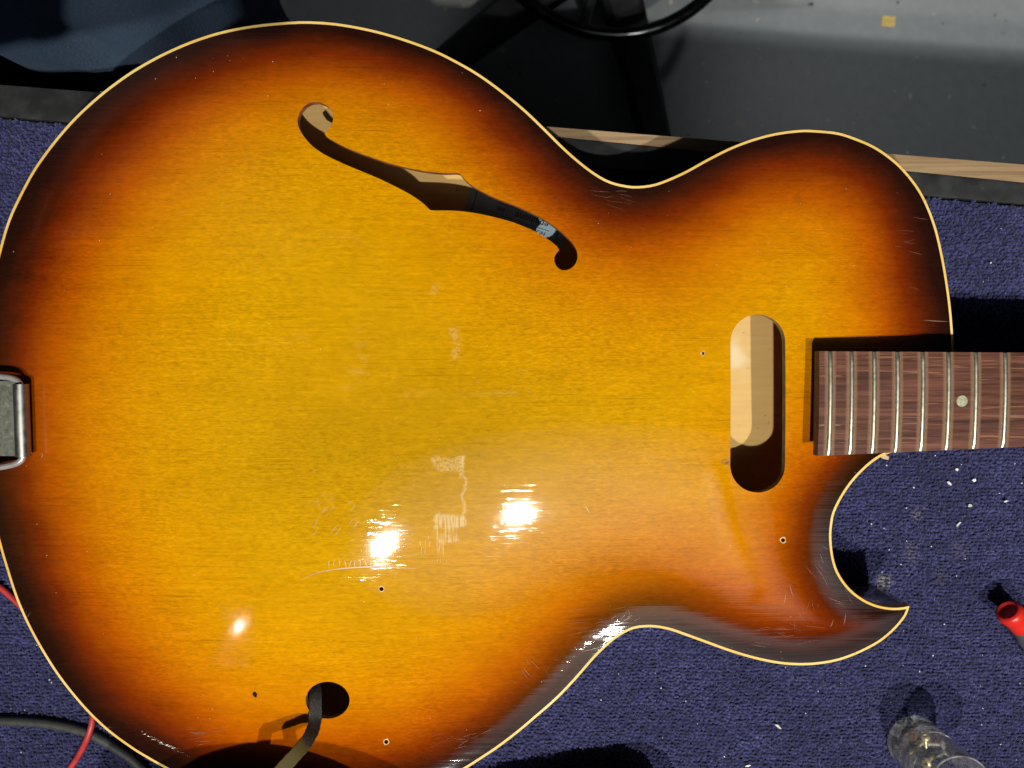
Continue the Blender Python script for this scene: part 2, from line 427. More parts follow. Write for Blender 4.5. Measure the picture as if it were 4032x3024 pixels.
MAT_CUT = plain('stained_wood_cut', (0.26, 0.085, 0.035), 0.6, 0.4, 200).m
MAT_CUT2 = plain('bare_wood_cut', (0.30, 0.19, 0.09), 0.7, 0.3, 200).m
def rosewood():
    m = M('rosewood'); w = m.attr('wear')
    g1 = m.noise(1, 16, 420, 40, detail=4, rough=0.65); g2 = m.noise(1, 26, 1100, 40, detail=2); g3 = m.noise(1, 9, 130, 10, detail=3)
    c = m.mix(m.step(g1, 0.25, 0.75), (0.042, 0.015, 0.010), (0.175, 0.070, 0.046))
    c = m.mix(m.math('MULTIPLY', m.step(g3, 0.55, 0.72), 0.6), c, (0.034, 0.015, 0.014))
    c = m.mix(m.math('MULTIPLY', m.step(g2, 0.62, 0.70), m.math('SUBTRACT', 0.60, m.math('MULTIPLY', w, 0.6))), c, (0.36, 0.18, 0.095))
    dn = m.noise(700, detail=2)
    c = m.mix(m.math('MULTIPLY', w, m.math('ADD', 0.30, m.math('MULTIPLY', dn, 0.55))), c, (0.27, 0.165, 0.095))
    return m.set(base=c, rough=0.55, spec=0.22, normal=m.bump(g2, 0.35, 0.0002)).m
MAT_ROSE = rosewood()
MAT_ROSE_END = plain('rosewood_end', (0.075, 0.045, 0.030), 0.6, 0.4, 300).m
def nickel(name, col, r0, r1, sc):
    m = M(name); n = m.noise(sc, detail=4)
    return m.set(base=m.mix(n, tuple(c * 0.8 for c in col), col), metal=0.92 if 'fret' in name else 1.0, rough=m.ramp(n, [(0.3, r0), (0.75, r1)]),
                 normal=m.bump(m.noise(1, 2500, 300, 300, detail=2), 0.08, 0.0001)).m
MAT_FRET = nickel('nickel_silver_fret', (0.62, 0.60, 0.48), 0.30, 0.46, 400)
MAT_WIRE = plain('polished_steel_wire', (0.58, 0.56, 0.56), 0.28, 0.1, 300, metal=0.6).m
def galv():
    m = M('mottled_zinc_plate'); n = m.noise(420, detail=4, rough=0.7); v = m.n('ShaderNodeTexVoronoi'); m.put(v.inputs['Vector'], m.co()); v.inputs['Scale'].default_value = 500
    k = m.math('ADD', m.math('MULTIPLY', n, 0.6), m.math('MULTIPLY', v.outputs['Color'], 0.3))
    c = m.ramp(k, [(0.25, (0.10, 0.105, 0.085)), (0.55, (0.20, 0.21, 0.175)), (0.8, (0.36, 0.37, 0.32))])
    return m.set(base=c, metal=0.55, rough=0.45).m
MAT_ZINC = galv()
def pearl():
    m = M('pearl_inlay'); n = m.noise(260, 1, 1, 1, detail=2, dist=1.5)
    c = m.ramp(n, [(0.3, (0.26, 0.30, 0.19)), (0.55, (0.42, 0.44, 0.29)), (0.75, (0.56, 0.54, 0.38))])
    return m.set(base=c, rough=0.25, coat=0.6, crough=0.1).m
MAT_PEARL = pearl()

# ------------------------------------------------------------------ guitar
c0 = rim.mean(0)
guitar = thing('archtop_guitar', 'sunburst hollow-body guitar with one f-hole and a pointed cutaway, lying face up without strings', 'guitar', (float(c0[0]), float(c0[1]), ZC))
BW = 0.00150
inner = inset(rim, BW)
# --- top plate (triangulated around its openings)
loops = [inner] + HOLES
pts = []; edges = []
for L in loops:
    b = len(pts); pts += [Vector(p) for p in L]; edges += [(b + i, b + (i + 1) % len(L)) for i in range(len(L))]
g = 0.0027
qx, qy = np.meshgrid(np.arange(-0.31, 0.27, g), np.arange(-0.25, 0.23, g * 0.87))
qx = qx + (np.arange(qx.shape[0]) % 2)[:, None] * g / 2
Q = np.stack([qx.ravel(), qy.ravel()], -1)
ok = inside(Q, inner) & (dist_poly(Q, inner) > g * 0.5)
for h in HOLES: 
    ok[ok] &= ~inside(Q[ok], h); ok[ok] &= dist_poly(Q[ok], h) > g * 0.4
pts += [Vector(p) for p in Q[ok]]
ov, oe, of, *_ = delaunay_2d_cdt(pts, edges, [], 0, 1e-7, False)
OV = np.array([(p[0], p[1]) for p in ov]); OF = np.array(of)
cen = OV[OF].mean(1)
keep = inside(cen, inner)
for h in HOLES: keep &= ~inside(cen, h)
OF = OF[keep]
used = np.unique(OF); remap = -np.ones(len(OV), int); remap[used] = np.arange(len(used)); OV = OV[used]; OF = remap[OF]
a, b, c = OV[OF[:, 0]], OV[OF[:, 1]], OV[OF[:, 2]]
flip = ((b - a)[:, 0] * (c - a)[:, 1] - (b - a)[:, 1] * (c - a)[:, 0]) < 0
OF[flip] = OF[flip][:, ::-1]
z = top_z(OV)
tm = mesh_from('top_plate', np.column_stack([OV, z]), OF)
at = tm.attributes.new('edge', 'FLOAT', 'POINT')
wob = np.full(len(OV), 1.10) + 0.12 / (1 + np.exp(-(OV[:, 0] - 0.02) / 0.05))
for px, py, amt, r in ((1250, 84, 0.40, 0.085), (350, 440, -0.42, 0.055), (3690, 950, -0.30, 0.05), (3150, 520, 0.18, 0.05), (170, 2600, -0.12, 0.07), (3230, 2480, -0.28, 0.045), (2350, 2560, 0.12, 0.05), (40, 1150, -0.1, 0.05), (1750, 220, 0.15, 0.05), (3290, 2000, 0.25, 0.04)):
    q = at_body(float(px), float(py))[:2]; wob += amt * np.exp(-((OV - q) ** 2).sum(1) / (2 * r * r))
olv = np.zeros(len(OV))
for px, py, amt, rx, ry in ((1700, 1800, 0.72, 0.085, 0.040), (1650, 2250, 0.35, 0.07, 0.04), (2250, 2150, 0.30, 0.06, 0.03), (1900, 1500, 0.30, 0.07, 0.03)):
    q = on_top(px, py)[0][:2]; olv = np.maximum(olv, amt * np.exp(-(((OV - q) / (rx, ry)) ** 2).sum(1) / 2))
at2 = tm.attributes.new('olive_tone', 'FLOAT', 'POINT'); at2.data.foreach_set('value', olv.astype(np.float32))
at = tm.attributes['edge']
at.data.foreach_set('value', (wob * np.minimum(dist_poly(OV, rim), 0.2) / 0.15).astype(np.float32))
nx = -(bil(Hx, OV) + TX); ny = -(bil(Hy, OV) + TY)
nn = np.column_stack([nx, ny, np.ones(len(nx))]); nn /= np.linalg.norm(nn, axis=1)[:, None]
tm.normals_split_custom_set_from_vertices([tuple(v) for v in nn])
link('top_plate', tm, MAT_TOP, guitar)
# --- cut edges of the openings
def lining(name, loop, depth, mat):
    n = len(loop); zt = top_z(loop)
    v = np.vstack([np.column_stack([loop, zt]), np.column_stack([loop, zt - depth])])
    f = [(i, (i + 1) % n, n + (i + 1) % n, n + i) for i in range(n)]
    return link(name, mesh_from(name, v, f), mat, guitar)
lining('hole_edge', HOLES[0], 0.0040, MAT_CUT)
lining('hole_edge', HOLES[1], 0.0048, MAT_CUT2)
lining('hole_edge', HOLES[2], 0.0042, MAT_CUT2)
for h in HOLES[3:]: lining('screw_hole', h, 0.004, MAT_CUT2)
# raw wood torn up round the screw holes
MAT_RAW = plain('torn_bare_wood', (0.58, 0.40, 0.18), 0.8, 0.3, 500).m
for (x, y, r), h in zip(SCREW, HOLES[3:]):
    n = len(h); cc = h.mean(0); jit = rng.uniform(1.25, 1.75, n)
    o2 = cc + (h - cc) * jit[:, None]; i2 = cc + (h - cc) * 1.0
    zz = top_z(o2); zi = top_z(i2)
    v = np.vstack([np.column_stack([i2, zi + 0.00016]), np.column_stack([o2, zz + 0.00006])])
    link('torn_rim', mesh_from('torn_rim', v, [(i, (i + 1) % n, n + (i + 1) % n, n + i) for i in range(n)]), MAT_RAW, guitar)
# --- binding
n = len(rim); prof = []
e = inset(rim, 0.0003)
zr = plane(rim[:, 0], rim[:, 1])
rings = [np.column_stack([inner, top_z(inner) + 0.0]), np.column_stack([inner, zr + 0.00012]), np.column_stack([e, zr + 0.00010]), np.column_stack([rim, zr - 0.0003]), np.column_stack([rim, zr - 0.0055])]
v = np.vstack(rings); f = []
for r in range(len(rings) - 1):
    f += [(r * n + i, r * n + (i + 1) % n, (r + 1) * n + (i + 1) % n, (r + 1) * n + i) for i in range(n)]
f = [q[::-1] for q in f]
link('binding', sharp(mesh_from('binding', v, f), 50), MAT_BIND, guitar)
# --- sides, outer and inner faces
DEP = 0.043
def wall(name, loop, z0, z1, mat, flip=False):
    zr = plane(loop[:, 0], loop[:, 1]); v = np.vstack([np.column_stack([loop, zr + z0]), np.column_stack([loop, zr + z1])])
    f = [(i, (i + 1) % n, n + (i + 1) % n, n + i) for i in range(n)]
    if not flip: f = [q[::-1] for q in f]
    return link(name, mesh_from(name, v, f), mat, guitar)
wall('side', inset(rim, 0.0002), -0.0054, -DEP, MAT_SIDE)
wall('side_lining', inset(rim, 0.0045), -0.0045, -DEP, MAT_IN, True)
# --- back plate, bulging down a little
ok = inside(Q, rim) & (dist_poly(Q, rim) > g * 0.6); sub = Q[ok][::5]
bp = [Vector(p) for p in rim] + [Vector(p) for p in sub]
bv, be, bf, *_ = delaunay_2d_cdt(bp, [(i, (i + 1) % n) for i in range(n)], [], 0, 1e-7, False)
BV = np.array([(p[0], p[1]) for p in bv]); BF = np.array(bf); BF = BF[inside(BV[BF].mean(1), rim)]
bul = 0.004 * np.clip(bil(H, BV) / HMAX, 0, 1)
zb = plane(BV[:, 0], BV[:, 1]) - DEP + 0.0065 - bul
link('back_plate', fix_normals(mesh_from('back_plate', np.column_stack([BV, zb]), BF)), MAT_IN, guitar)
zo = np.maximum(zb - 0.0090, ZC + 0.0008)
link('back_lacquer', fix_normals(mesh_from('back_lacquer', np.column_stack([BV, zo]), BF)), MAT_SIDE, guitar)
def back_z(P):
    P = np.atleast_2d(P); return plane(P[:, 0], P[:, 1]) - DEP + 0.0065 - 0.004 * np.clip(bil(H, P) / HMAX, 0, 1)
def on_back(px, py):
    z = -0.05
    for _ in range(6):
        q = at_z(float(px), float(py), z); z = float(back_z(q[:2])[0])
    return np.array([q[0], q[1], z])
# --- paper label on the inside of the back
MAT_PAPER = plain('blue_label_paper', (0.30, 0.44, 0.50), 0.7, 0.12, 120).m
MAT_INK = plain('black_print', (0.012, 0.012, 0.014), 0.7, 0.2, 300).m
base_a = on_back(2135, 868); base_b = on_back(1990, 822)
ang = math.atan2(base_b[1] - base_a[1], base_b[0] - base_a[0])
tilt = Vector((-TX, -TY, 1)).normalized()
lc = (base_a + base_b) / 2
def lab(u_, v_, dz):
    x = lc[0] + u_ * math.cos(ang) - v_ * math.sin(ang); y = lc[1] + u_ * math.sin(ang) + v_ * math.cos(ang)
    return (x, y, float(back_z((x, y))[0]) + dz)
nu, nv = 16, 10
u0, u1, v0, v1 = -0.026, 0.033, -0.022, 0.016
lv = [lab(u0 + (u1 - u0) * i / nu, v0 + (v1 - v0) * j / nv, 0.0004) for j in range(nv + 1) for i in range(nu + 1)]
lf = [(j * (nu + 1) + i, j * (nu + 1) + i + 1, (j + 1) * (nu + 1) + i + 1, (j + 1) * (nu + 1) + i) for j in range(nv) for i in range(nu)]
label = link('paper_label', mesh_from('paper_label', lv, lf), MAT_PAPER, guitar)
def strip(u0, v0, u1, v1, w, parent):
    d = np.array([u1 - u0, v1 - v0]); d /= np.linalg.norm(d); p = np.array([-d[1], d[0]]) * w / 2
    vs = [lab(u0 + (u1 - u0) * t + s * p[0], v0 + (v1 - v0) * t + s * p[1], 0.0007) for t in np.linspace(0, 1, 9) for s in (-1, 1)]
    fs = [(2 * i, 2 * i + 2, 2 * i + 3, 2 * i + 1) for i in range(8)]
    return link('printed_line', mesh_from('printed_line', vs, fs), MAT_INK, parent)
def text(s, size, u_, v_, parent, xs=1.0):
    cu = bpy.data.curves.new('lettering', 'FONT'); cu.body = s; cu.size = size; cu.align_x = 'LEFT'; cu.resolution_u = 3
    to = bpy.data.objects.new('lettering_tmp', cu); COL.objects.link(to)
    me = bpy.data.meshes.new_from_object(to.evaluated_get(bpy.context.evaluated_depsgraph_get())); bpy.data.objects.remove(to)
    for vv in me.vertices: vv.co = lab(u_ + vv.co.x * xs, v_ + vv.co.y, 0.0008)
    me.name = 'lettering'
    return link('lettering', me, MAT_INK, parent)
text('epiphone', 0.0056, -0.0152, 0.0, label, 0.96)
text(', inc.', 0.0040, 0.0088, 0.0, label)
text('KALAMAZOO, MICHIGAN', 0.0027, -0.0130, -0.0036, label, 0.92)
text('NO.', 0.0034, -0.0150, 0.0060, label)
text('STYLE', 0.0030, 0.010, 0.0062, label)
strip(-0.0165, 0.0047, 0.012, 0.0047, 0.0003, label)
strip(-0.0075, 0.0060, 0.005, 0.0060, 0.0003, label)
strip(0.0290, -0.020, 0.0290, 0.0150, 0.0004, label)
strip(-0.0215, -0.018, -0.0215, 0.0150, 0.0003, label)

# --- neck and fingerboard
FB = 0.0215                       # height of the board over the rim plane at its centre line
tl = at_body(3222.6, 1382.7, FB - 0.001); bl = at_body(3223.0, 1794.6, FB - 0.001)
tr = at_body(4032.0, 1388.4, FB - 0.001); br = at_body(4032.0, 1758.0, FB - 0.001)
XE = 0.50
ux0 = float(0.5 * (tl[0] + bl[0]))
def edge_y(x, a, b): return a[1] + (b[1] - a[1]) * (x - a[0]) / (b[0] - a[0])
fx_px = [3268.8, 3353.0, 3441.8, 3533.6, 3633.0, 3734.0, 3841.6, 3957.0]
FX = [float(at_body(x, 1600.0, FB)[0]) for x in fx_px]
d = (FX[-1] - FX[-2])
while FX[-1] < XE - 0.02:
    d *= 1.0595; FX.append(FX[-1] + d)
RAD = 0.305
def board_z(x, t):                # t in -1..1 across
    w = 0.5 * (edge_y(x, tl, tr) - edge_y(x, bl, br)); yc = 0.5 * (edge_y(x, tl, tr) + edge_y(x, bl, br))
    y = yc + w * t
    return y, plane(x, yc) + FB - (RAD - math.sqrt(RAD * RAD - (w * t) ** 2))
xs = [ux0]
for q in FX:
    if q >= XE: break
    for o in (-0.0032, -0.0024, -0.0015, 0.0, 0.0015, 0.0024, 0.0032):
        xs.append(q + o)
xs.append(XE); xs = sorted(xs)
ts = np.linspace(-1, 1, 15)
v = []; wear = []
for x in xs:
    dm = min(abs(x - q) for q in FX)
    for t in ts:
        y, zz = board_z(x, t); v.append((x, y, zz)); wear.append(1.0 if dm < 0.0022 else (0.8 if dm < 0.0026 else 0.0))
nt = len(ts)
f = [(i * nt + j, (i + 1) * nt + j, (i + 1) * nt + j + 1, i * nt + j + 1) for i in range(len(xs) - 1) for j in range(nt - 1)]
bm_ = mesh_from('fingerboard', v, f)
wa = bm_.attributes.new('wear', 'FLOAT', 'POINT'); wa.data.foreach_set('value', wear)
fbd = link('fingerboard', bm_, MAT_ROSE, guitar)
TH = 0.0058
# board edges (end grain and long sides) joined under the playing surface
v = []; 
for x in xs:
    for t in (-1, 1):
        y, zz = board_z(x, t); v += [(x, y, zz), (x, y, zz - TH)]
f = []
for i in range(len(xs) - 1):
    a = i * 4; b = (i + 1) * 4
    f += [(a, a + 1, b + 1, b), (a + 2, b + 2, b + 3, a + 3), (a + 1, a + 3, b + 3, b + 1)]
# end cap follows the curve
b0 = len(v)
for t in ts:
    y, zz = board_z(xs[0], t); v += [(xs[0], y, zz), (xs[0], y, zz - TH - 0.0003)]
f += [(b0 + 2 * j, b0 + 2 * j + 2, b0 + 2 * j + 3, b0 + 2 * j + 1) for j in range(nt - 1)]
link('board_edge', fix_normals(mesh_from('board_edge', v, f, False)), MAT_ROSE_END, fbd)
# frets
def fret(x):
    v = []; m = 21; w = 0.00126; hh = 0.00115
    for i in range(m):
        t = -0.995 + 1.99 * i / (m - 1)
        y, zz = board_z(x, t)
        k = 1.0; ed = min(1.0, (1 - abs(t)) / 0.045); k = 0.35 + 0.65 * ed
        for a in np.linspace(0, math.pi, 9):
            v.append((x + w * math.cos(a), y, zz - 0.0001 + hh * k * math.sin(a)))
    f = [(i * 9 + j, i * 9 + j + 1, (i + 1) * 9 + j + 1, (i + 1) * 9 + j) for i in range(m - 1) for j in range(8)]
    f += [tuple(range(9)), tuple((m - 1) * 9 + j for j in range(8, -1, -1))]
    return fix_normals(mesh_from('fret', v, f))
for q in FX:
    if q < XE - 0.01: link('fret', sharp(fret(q), 60), MAT_FRET, fbd)
def disc(cx, r):
    v = [(cx, board_z(cx, 0)[0], board_z(cx, 0)[1] + 0.0002)]
    for k in range(32):
        a = 2 * math.pi * k / 32; x = cx + r * math.cos(a)
        w = 0.5 * (edge_y(x, tl, tr) - edge_y(x, bl, br)); y, zz = board_z(x, r * math.sin(a) / w)
        v.append((x, y, zz + 0.00015))
    return mesh_from('inlay_dot', v, [(0, 1 + k, 1 + (k + 1) % 32) for k in range(32)])
link('inlay_dot', disc(float(at_body(3787.5, 1580.0, FB)[0]), 0.0029), MAT_PEARL, fbd)
for k in (9, 11):
    link('inlay_dot', disc(0.5 * (FX[k] + FX[k + 1]), 0.0029), MAT_PEARL, fbd)
# neck shaft below the board, with its heel at the body
v = []; st = []
hx = float(at_body(3690.0, 1580.0, 0.0)[0])
for x in np.concatenate([[hx], np.linspace(hx + 0.012, XE - 0.001, 14)]):
    y1 = edge_y(x, tl, tr) - 0.0015; y0 = edge_y(x, bl, br) + 0.0015; yc = (y0 + y1) / 2; w = (y1 - y0) / 2
    dep = 0.017 + 0.030 * math.exp(-max(0, x - hx) / 0.022)
    zt = plane(x, yc) + FB - 0.0015 - TH
    for a in np.linspace(0, math.pi, 15):
        v.append((x, yc + w * math.cos(a), zt - dep * math.sin(a) ** 0.7))
m_ = 15; rows = len(v) // m_
f = [(i * m_ + j, i * m_ + j + 1, (i + 1) * m_ + j + 1, (i + 1) * m_ + j) for i in range(rows - 1) for j in range(m_ - 1)]
f += [(i * m_, (i + 1) * m_, (i + 1) * m_ + m_ - 1, i * m_ + m_ - 1) for i in range(rows - 1)]
f += [tuple(range(m_ - 1, -1, -1)), tuple((rows - 1) * m_ + j for j in range(m_))]
link('neck', sharp(fix_normals(mesh_from('neck', v, f)), 50), MAT_SIDE, guitar)

# --- tailpiece at the tail end
def tp(px, py, h):
    q = at_body(px, py, h); return np.array([q[0], q[1], q[2]])
tail = link('tailpiece', mesh_from('tailpiece', *[[tuple(tp(x, y, h)) for h in (0.0062, 0.0070) for x, y in ((-190, 1500), (66, 1500), (72, 1796), (-190, 1793))],
            [(3, 2, 1, 0), (4, 5, 6, 7), (0, 1, 5, 4), (1, 2, 6, 5), (2, 3, 7, 6), (3, 0, 4, 7)]], False), MAT_ZINC, guitar)
wire = catmull([tp(-190, 1470, 0.004), tp(-60, 1476, 0.006), tp(0, 1482, 0.0075), tp(36, 1486, 0.0082), tp(62, 1495, 0.0084), tp(78, 1512, 0.0084), tp(82, 1540, 0.0084), tp(87, 1660, 0.0084), tp(91, 1775, 0.0084),
                tp(90, 1800, 0.0084), tp(80, 1816, 0.0084), tp(54, 1829, 0.0082), tp(0, 1840, 0.0075), tp(-60, 1848, 0.006), tp(-190, 1856, 0.004)], 8)
v, f = tube(wire, 0.00155, 14); link('wire_bail', mesh_from('wire_bail', v, f), MAT_WIRE, tail)
hs = [tp(82 + 10 * t, 1512 + 285 * t, 0.0084) for t in np.linspace(0, 1, 12)]
v, f = tube(hs, 0.0036, 24); link('rolled_hinge', sharp(mesh_from('rolled_hinge', v, f), 50), nickel('brushed_steel', (0.36, 0.36, 0.34), 0.34, 0.52, 200), tail)
v, f = box_v(-0.002, 0.0, 0, 1, 0, 1)
lip = [tuple(tp(x, y, h)) for h in (0.0056, 0.0078) for x, y in ((96, 1513), (111, 1513), (117, 1796), (103, 1797))]
link('hinge_lip', fix_normals(mesh_from('hinge_lip', lip, [(3, 2, 1, 0), (4, 5, 6, 7), (0, 1, 5, 4), (1, 2, 6, 5), (2, 3, 7, 6), (3, 0, 4, 7)], False)), MAT_ZINC, tail)

# --- fine scratches and dust in the lacquer (hair-thin flakes lying on the finish)
sv = []; sf = []
def scratch(px, py, w):
    p = catmull([(x, y) for x, y in zip(px, py)], 6) if len(px) > 2 else np.array([(px[0] + (px[1] - px[0]) * t, py[0] + (py[1] - py[0]) * t) for t in np.linspace(0, 1, 7)])
    q = on_top(p[:, 0], p[:, 1])[:, :2]
    T = np.gradient(q, axis=0); T /= np.maximum(np.linalg.norm(T, axis=1), 1e-9)[:, None]; N = np.stack([-T[:, 1], T[:, 0]], -1)
    tap = np.sin(np.linspace(0.15, math.pi - 0.15, len(q)))
    b = len(sv)
    for i in range(len(q)):
        for s in (-1, 1):
            r = q[i] + s * N[i] * w * 0.5 * tap[i]; sv.append((r[0], r[1], float(top_z(r)[0]) + 0.00007))
    for i in range(len(q) - 1): sf.append((b + 2 * i, b + 2 * i + 2, b + 2 * i + 3, b + 2 * i + 1))
def line(x0, y0, x1, y1, w=0.00016):
    mx, my = (x0 + x1) / 2 + random.uniform(-3, 3), (y0 + y1) / 2 + random.uniform(-3, 3)
    scratch([x0, mx, x1], [y0, my, y1], w)
scratch([1180, 1240, 1310, 1400, 1480, 1560, 1640], [2285, 2258, 2243, 2234, 2232, 2234, 2240], 0.00035)
for k in range(12): line(1300 + 20 * k + random.uniform(-6, 6), 2205, 1302 + 20 * k + random.uniform(-8, 8), 2232 + random.uniform(-8, 6), 0.00022)
for k in range(20):   # swirl marks left of the reflections
    x = random.uniform(1215, 1400); y = random.uniform(1960, 2130); L = random.uniform(18, 50); line(x, y, x + L * 0.62, y - L * 0.8, 0.00013)
for k in range(22):
    x = random.uniform(1420, 1700); y = random.uniform(2080, 2180); L = random.uniform(10, 30); line(x, y, x + random.uniform(-3, 3), y + L, 0.00012)
for cx, cy, nk, sx, sy, a0, da, L0 in ((2330, 2480, 16, 90, 60, -0.12, 0.12, 95), (2450, 2420, 8, 70, 40, -0.9, 0.4, 50), (3080, 2480, 20, 110, 70, -0.08, 0.18, 80), (3150, 2400, 12, 70, 60, -1.25, 0.5, 60),
                                       (2050, 2640, 16, 120, 70, 0.75, 0.3, 45), (1820, 2900, 14, 110, 50, -0.35, 0.25, 55), (770, 2900, 12, 60, 45, -0.08, 0.15, 70), (3230, 2230, 12, 45, 80, 0.9, 0.3, 60),
                                       (2420, 770, 10, 90, 40, 0.12, 0.15, 90), (3560, 1000, 8, 60, 150, 0.1, 0.2, 60), (100, 2420, 7, 30, 30, -1.0, 0.2, 40), (2600, 1930, 14, 160, 30, 1.35, 0.25, 26), (2300, 1800, 8, 160, 90, 0.9, 0.5, 22),
                                       (3330, 2350, 10, 60, 40, 0.5, 0.3, 70)):
    for k in range(nk):
        x = cx + random.gauss(0, sx * 0.5); y = cy + random.gauss(0, sy * 0.5); a = a0 + random.gauss(0, da); L = L0 * random.uniform(0.4, 1.3)
        line(x - L / 2 * math.cos(a), y - L / 2 * math.sin(a), x + L / 2 * math.cos(a), y + L / 2 * math.sin(a), random.uniform(0.00004, 0.00010))
for x0, y0, x1, y1 in ((2305, 1990, 2320, 2020), (2625, 1815, 2648, 1850), (3110, 2300, 3125, 2350), (3095, 2330, 3085, 2385), (3330, 2415, 3322, 2460), (3280, 2440, 3268, 2470), (3636, 1260, 3735, 1266)):
    line(x0, y0, x1, y1, 0.0003)
MAT_SCR = M('scratched_lacquer'); MAT_SCR.set(base=(0.30, 0.19, 0.13), rough=0.3); 
sc = link('scratches', mesh_from('scratches', sv, sf), MAT_SCR.m, guitar); sc['kind'] = 'stuff'
dv = []; df = []
for k in range(130):
    while True:
        x = random.uniform(40, 3650); y = random.uniform(120, 2980)
        q = on_top(x, y)[0]
        if inside(q[None, :2], inner)[0] and not any(inside(q[None, :2], h)[0] for h in HOLES): break
    r = random.uniform(0.00008, 0.00026); b = len(dv)
    for i in range(5):
        a = 2 * math.pi * i / 5; dv.append((q[0] + r * math.cos(a) * random.uniform(0.6, 1.3), q[1] + r * math.sin(a), q[2] + 0.0001))
    dv.append((q[0], q[1], q[2] + 0.0003)); df += [(b + i, b + (i + 1) % 5, b + 5) for i in range(5)]
du = link('dust', mesh_from('dust', dv, df), plain('pale_dust', (0.55, 0.45, 0.35), 0.9, 0.4, 100).m, guitar); du['kind'] = 'stuff'

# ================================================================== BENCH AND CARPET
def bench_y(px, py): return at_z(px, py, ZC)
ce0 = at_z(0.0, 462.0, ZC); ce1 = at_z(4032.0, 808.0, ZC)            # carpet edge
be0 = at_z(0.0, 345.0, ZC); be1 = at_z(4032.0, 718.0, ZC)            # band / wooden lip
wu0 = at_z(2158.0, 507.0, ZC); wu1 = at_z(4032.0, 653.0, ZC)
wl0 = at_z(2195.0, 538.0, ZC); wl1 = at_z(4032.0, 718.0, ZC)
def ln(a, b, x): return a[1] + (b[1] - a[1]) * (x - a[0]) / (b[0] - a[0])
XL, XR = -0.95, 0.95
bench = thing('workbench', 'carpet-topped workbench with a black edge band and a bare wooden lip, under the guitar', 'workbench', (0, -0.2, ZF))
def black_edge():
    m = M('black_edge_band'); n = m.noise(90, detail=4); s = m.noise(1, 120, 900, 1, detail=3, rot=0.6); d = m.noise(26, detail=4)
    c = m.mix(m.step(n, 0.35, 0.75), (0.016, 0.017, 0.018), (0.034, 0.036, 0.038))
    c = m.mix(m.math('MULTIPLY', m.step(s, 0.66, 0.74), m.math('MULTIPLY', m.step(d, 0.48, 0.66), 0.55)), c, (0.22, 0.21, 0.19))
    return m.set(base=c, rough=0.55, spec=0.3).m
MAT_BAND = black_edge()
def oak():
    m = M('bare_oak'); g1 = m.noise(1, 10, 420, 60, detail=4); g2 = m.noise(1, 40, 1300, 60, detail=2)
    c = m.mix(m.step(g1, 0.3, 0.7), (0.20, 0.120, 0.054), (0.34, 0.230, 0.118))
    c = m.mix(m.math('MULTIPLY', m.step(g2, 0.58, 0.7), 0.5), c, (0.14, 0.08, 0.04))
    return m.set(base=c, rough=0.55, normal=m.bump(g2, 0.3, 0.0003)).m
MAT_OAK = oak()
MAT_PANEL = plain('black_painted_board', (0.018, 0.017, 0.016), 0.7, 0.3, 20).m
yb = -0.95
# top slab below the carpet
v, f = prism([(XL, yb), (XR, yb), (XR, ln(ce0, ce1, XR)), (XL, ln(ce0, ce1, XL))], ZC - 0.040, ZC - 0.004)
link('bench_top', mesh_from('bench_top', v, f, False), MAT_PANEL, bench)
lo = lambda x: min(ln(wl0, wl1, x), ln(wu0, wu1, x)) if x > wu0[0] - 0.35 else ln(wu0, wu1, x)
xm = float(at_z(392.0, 369.0, ZC)[0])
ym = ln(wl0, wl1, xm)
v, f = prism([(XL, ln(ce0, ce1, XL) + 0.0005), (XR, ln(ce0, ce1, XR) + 0.0005), (XR, ln(wl0, wl1, XR) - 0.0003), (xm, ym - 0.0003), (XL, ln(wu0, wu1, XL) - 0.0003)], ZC - 0.040, ZC + 0.0005)
link('edge_band', bevel(mesh_from('edge_band', v, f), 0.0008), MAT_BAND, bench)
v, f = prism([(xm, ym), (XR, ln(wl0, wl1, XR)), (XR, ln(wu0, wu1, XR)), (xm, ym + 0.0007)], ZC - 0.045, ZC - 0.0006)
link('wooden_lip', bevel(mesh_from('wooden_lip', v, f), 0.0003), MAT_OAK, bench)
v, f = prism([(XL, ln(wu0, wu1, XL) - 0.06), (XR, ln(wu0, wu1, XR) - 0.06), (XR, ln(wu0, wu1, XR) - 0.04), (XL, ln(wu0, wu1, XL) - 0.04)], ZF, ZC - 0.046)
link('front_panel', mesh_from('front_panel', v, f, False), MAT_PANEL, bench)
for x in (XL + 0.05, XR - 0.05):
    v, f = box_v(x - 0.03, x + 0.03, yb + 0.05, yb + 0.11, ZF, ZC - 0.0405)
    link('leg', mesh_from('leg', v, f, False), MAT_PANEL, bench)

def carpet_mat():
    m = M('blue_loop_carpet'); t = m.attr('tint'); s = m.attr('stain')
    c = m.ramp(t, [(0.0, (0.006, 0.006, 0.016)), (0.35, (0.0135, 0.0150, 0.050)), (0.62, (0.030, 0.033, 0.118)), (0.85, (0.055, 0.061, 0.190)), (1.0, (0.20, 0.21, 0.40))])
    fb = m.noise(2600, detail=2)
    k = m.math('ADD', 0.55, m.math('MULTIPLY', fb, 0.9)); kc = m.n('ShaderNodeCombineColor')
    for i in range(3): m.put(kc.inputs[i], k)
    c = m.mix(1.0, c, kc.outputs[0], 'MULTIPLY')
    c = m.mix(s, c, (0.34, 0.30, 0.20))
    return m.set(base=c, rough=0.9, spec=0.15, sheen=0.25, srough=0.5).m
MAT_CARPET = carpet_mat()
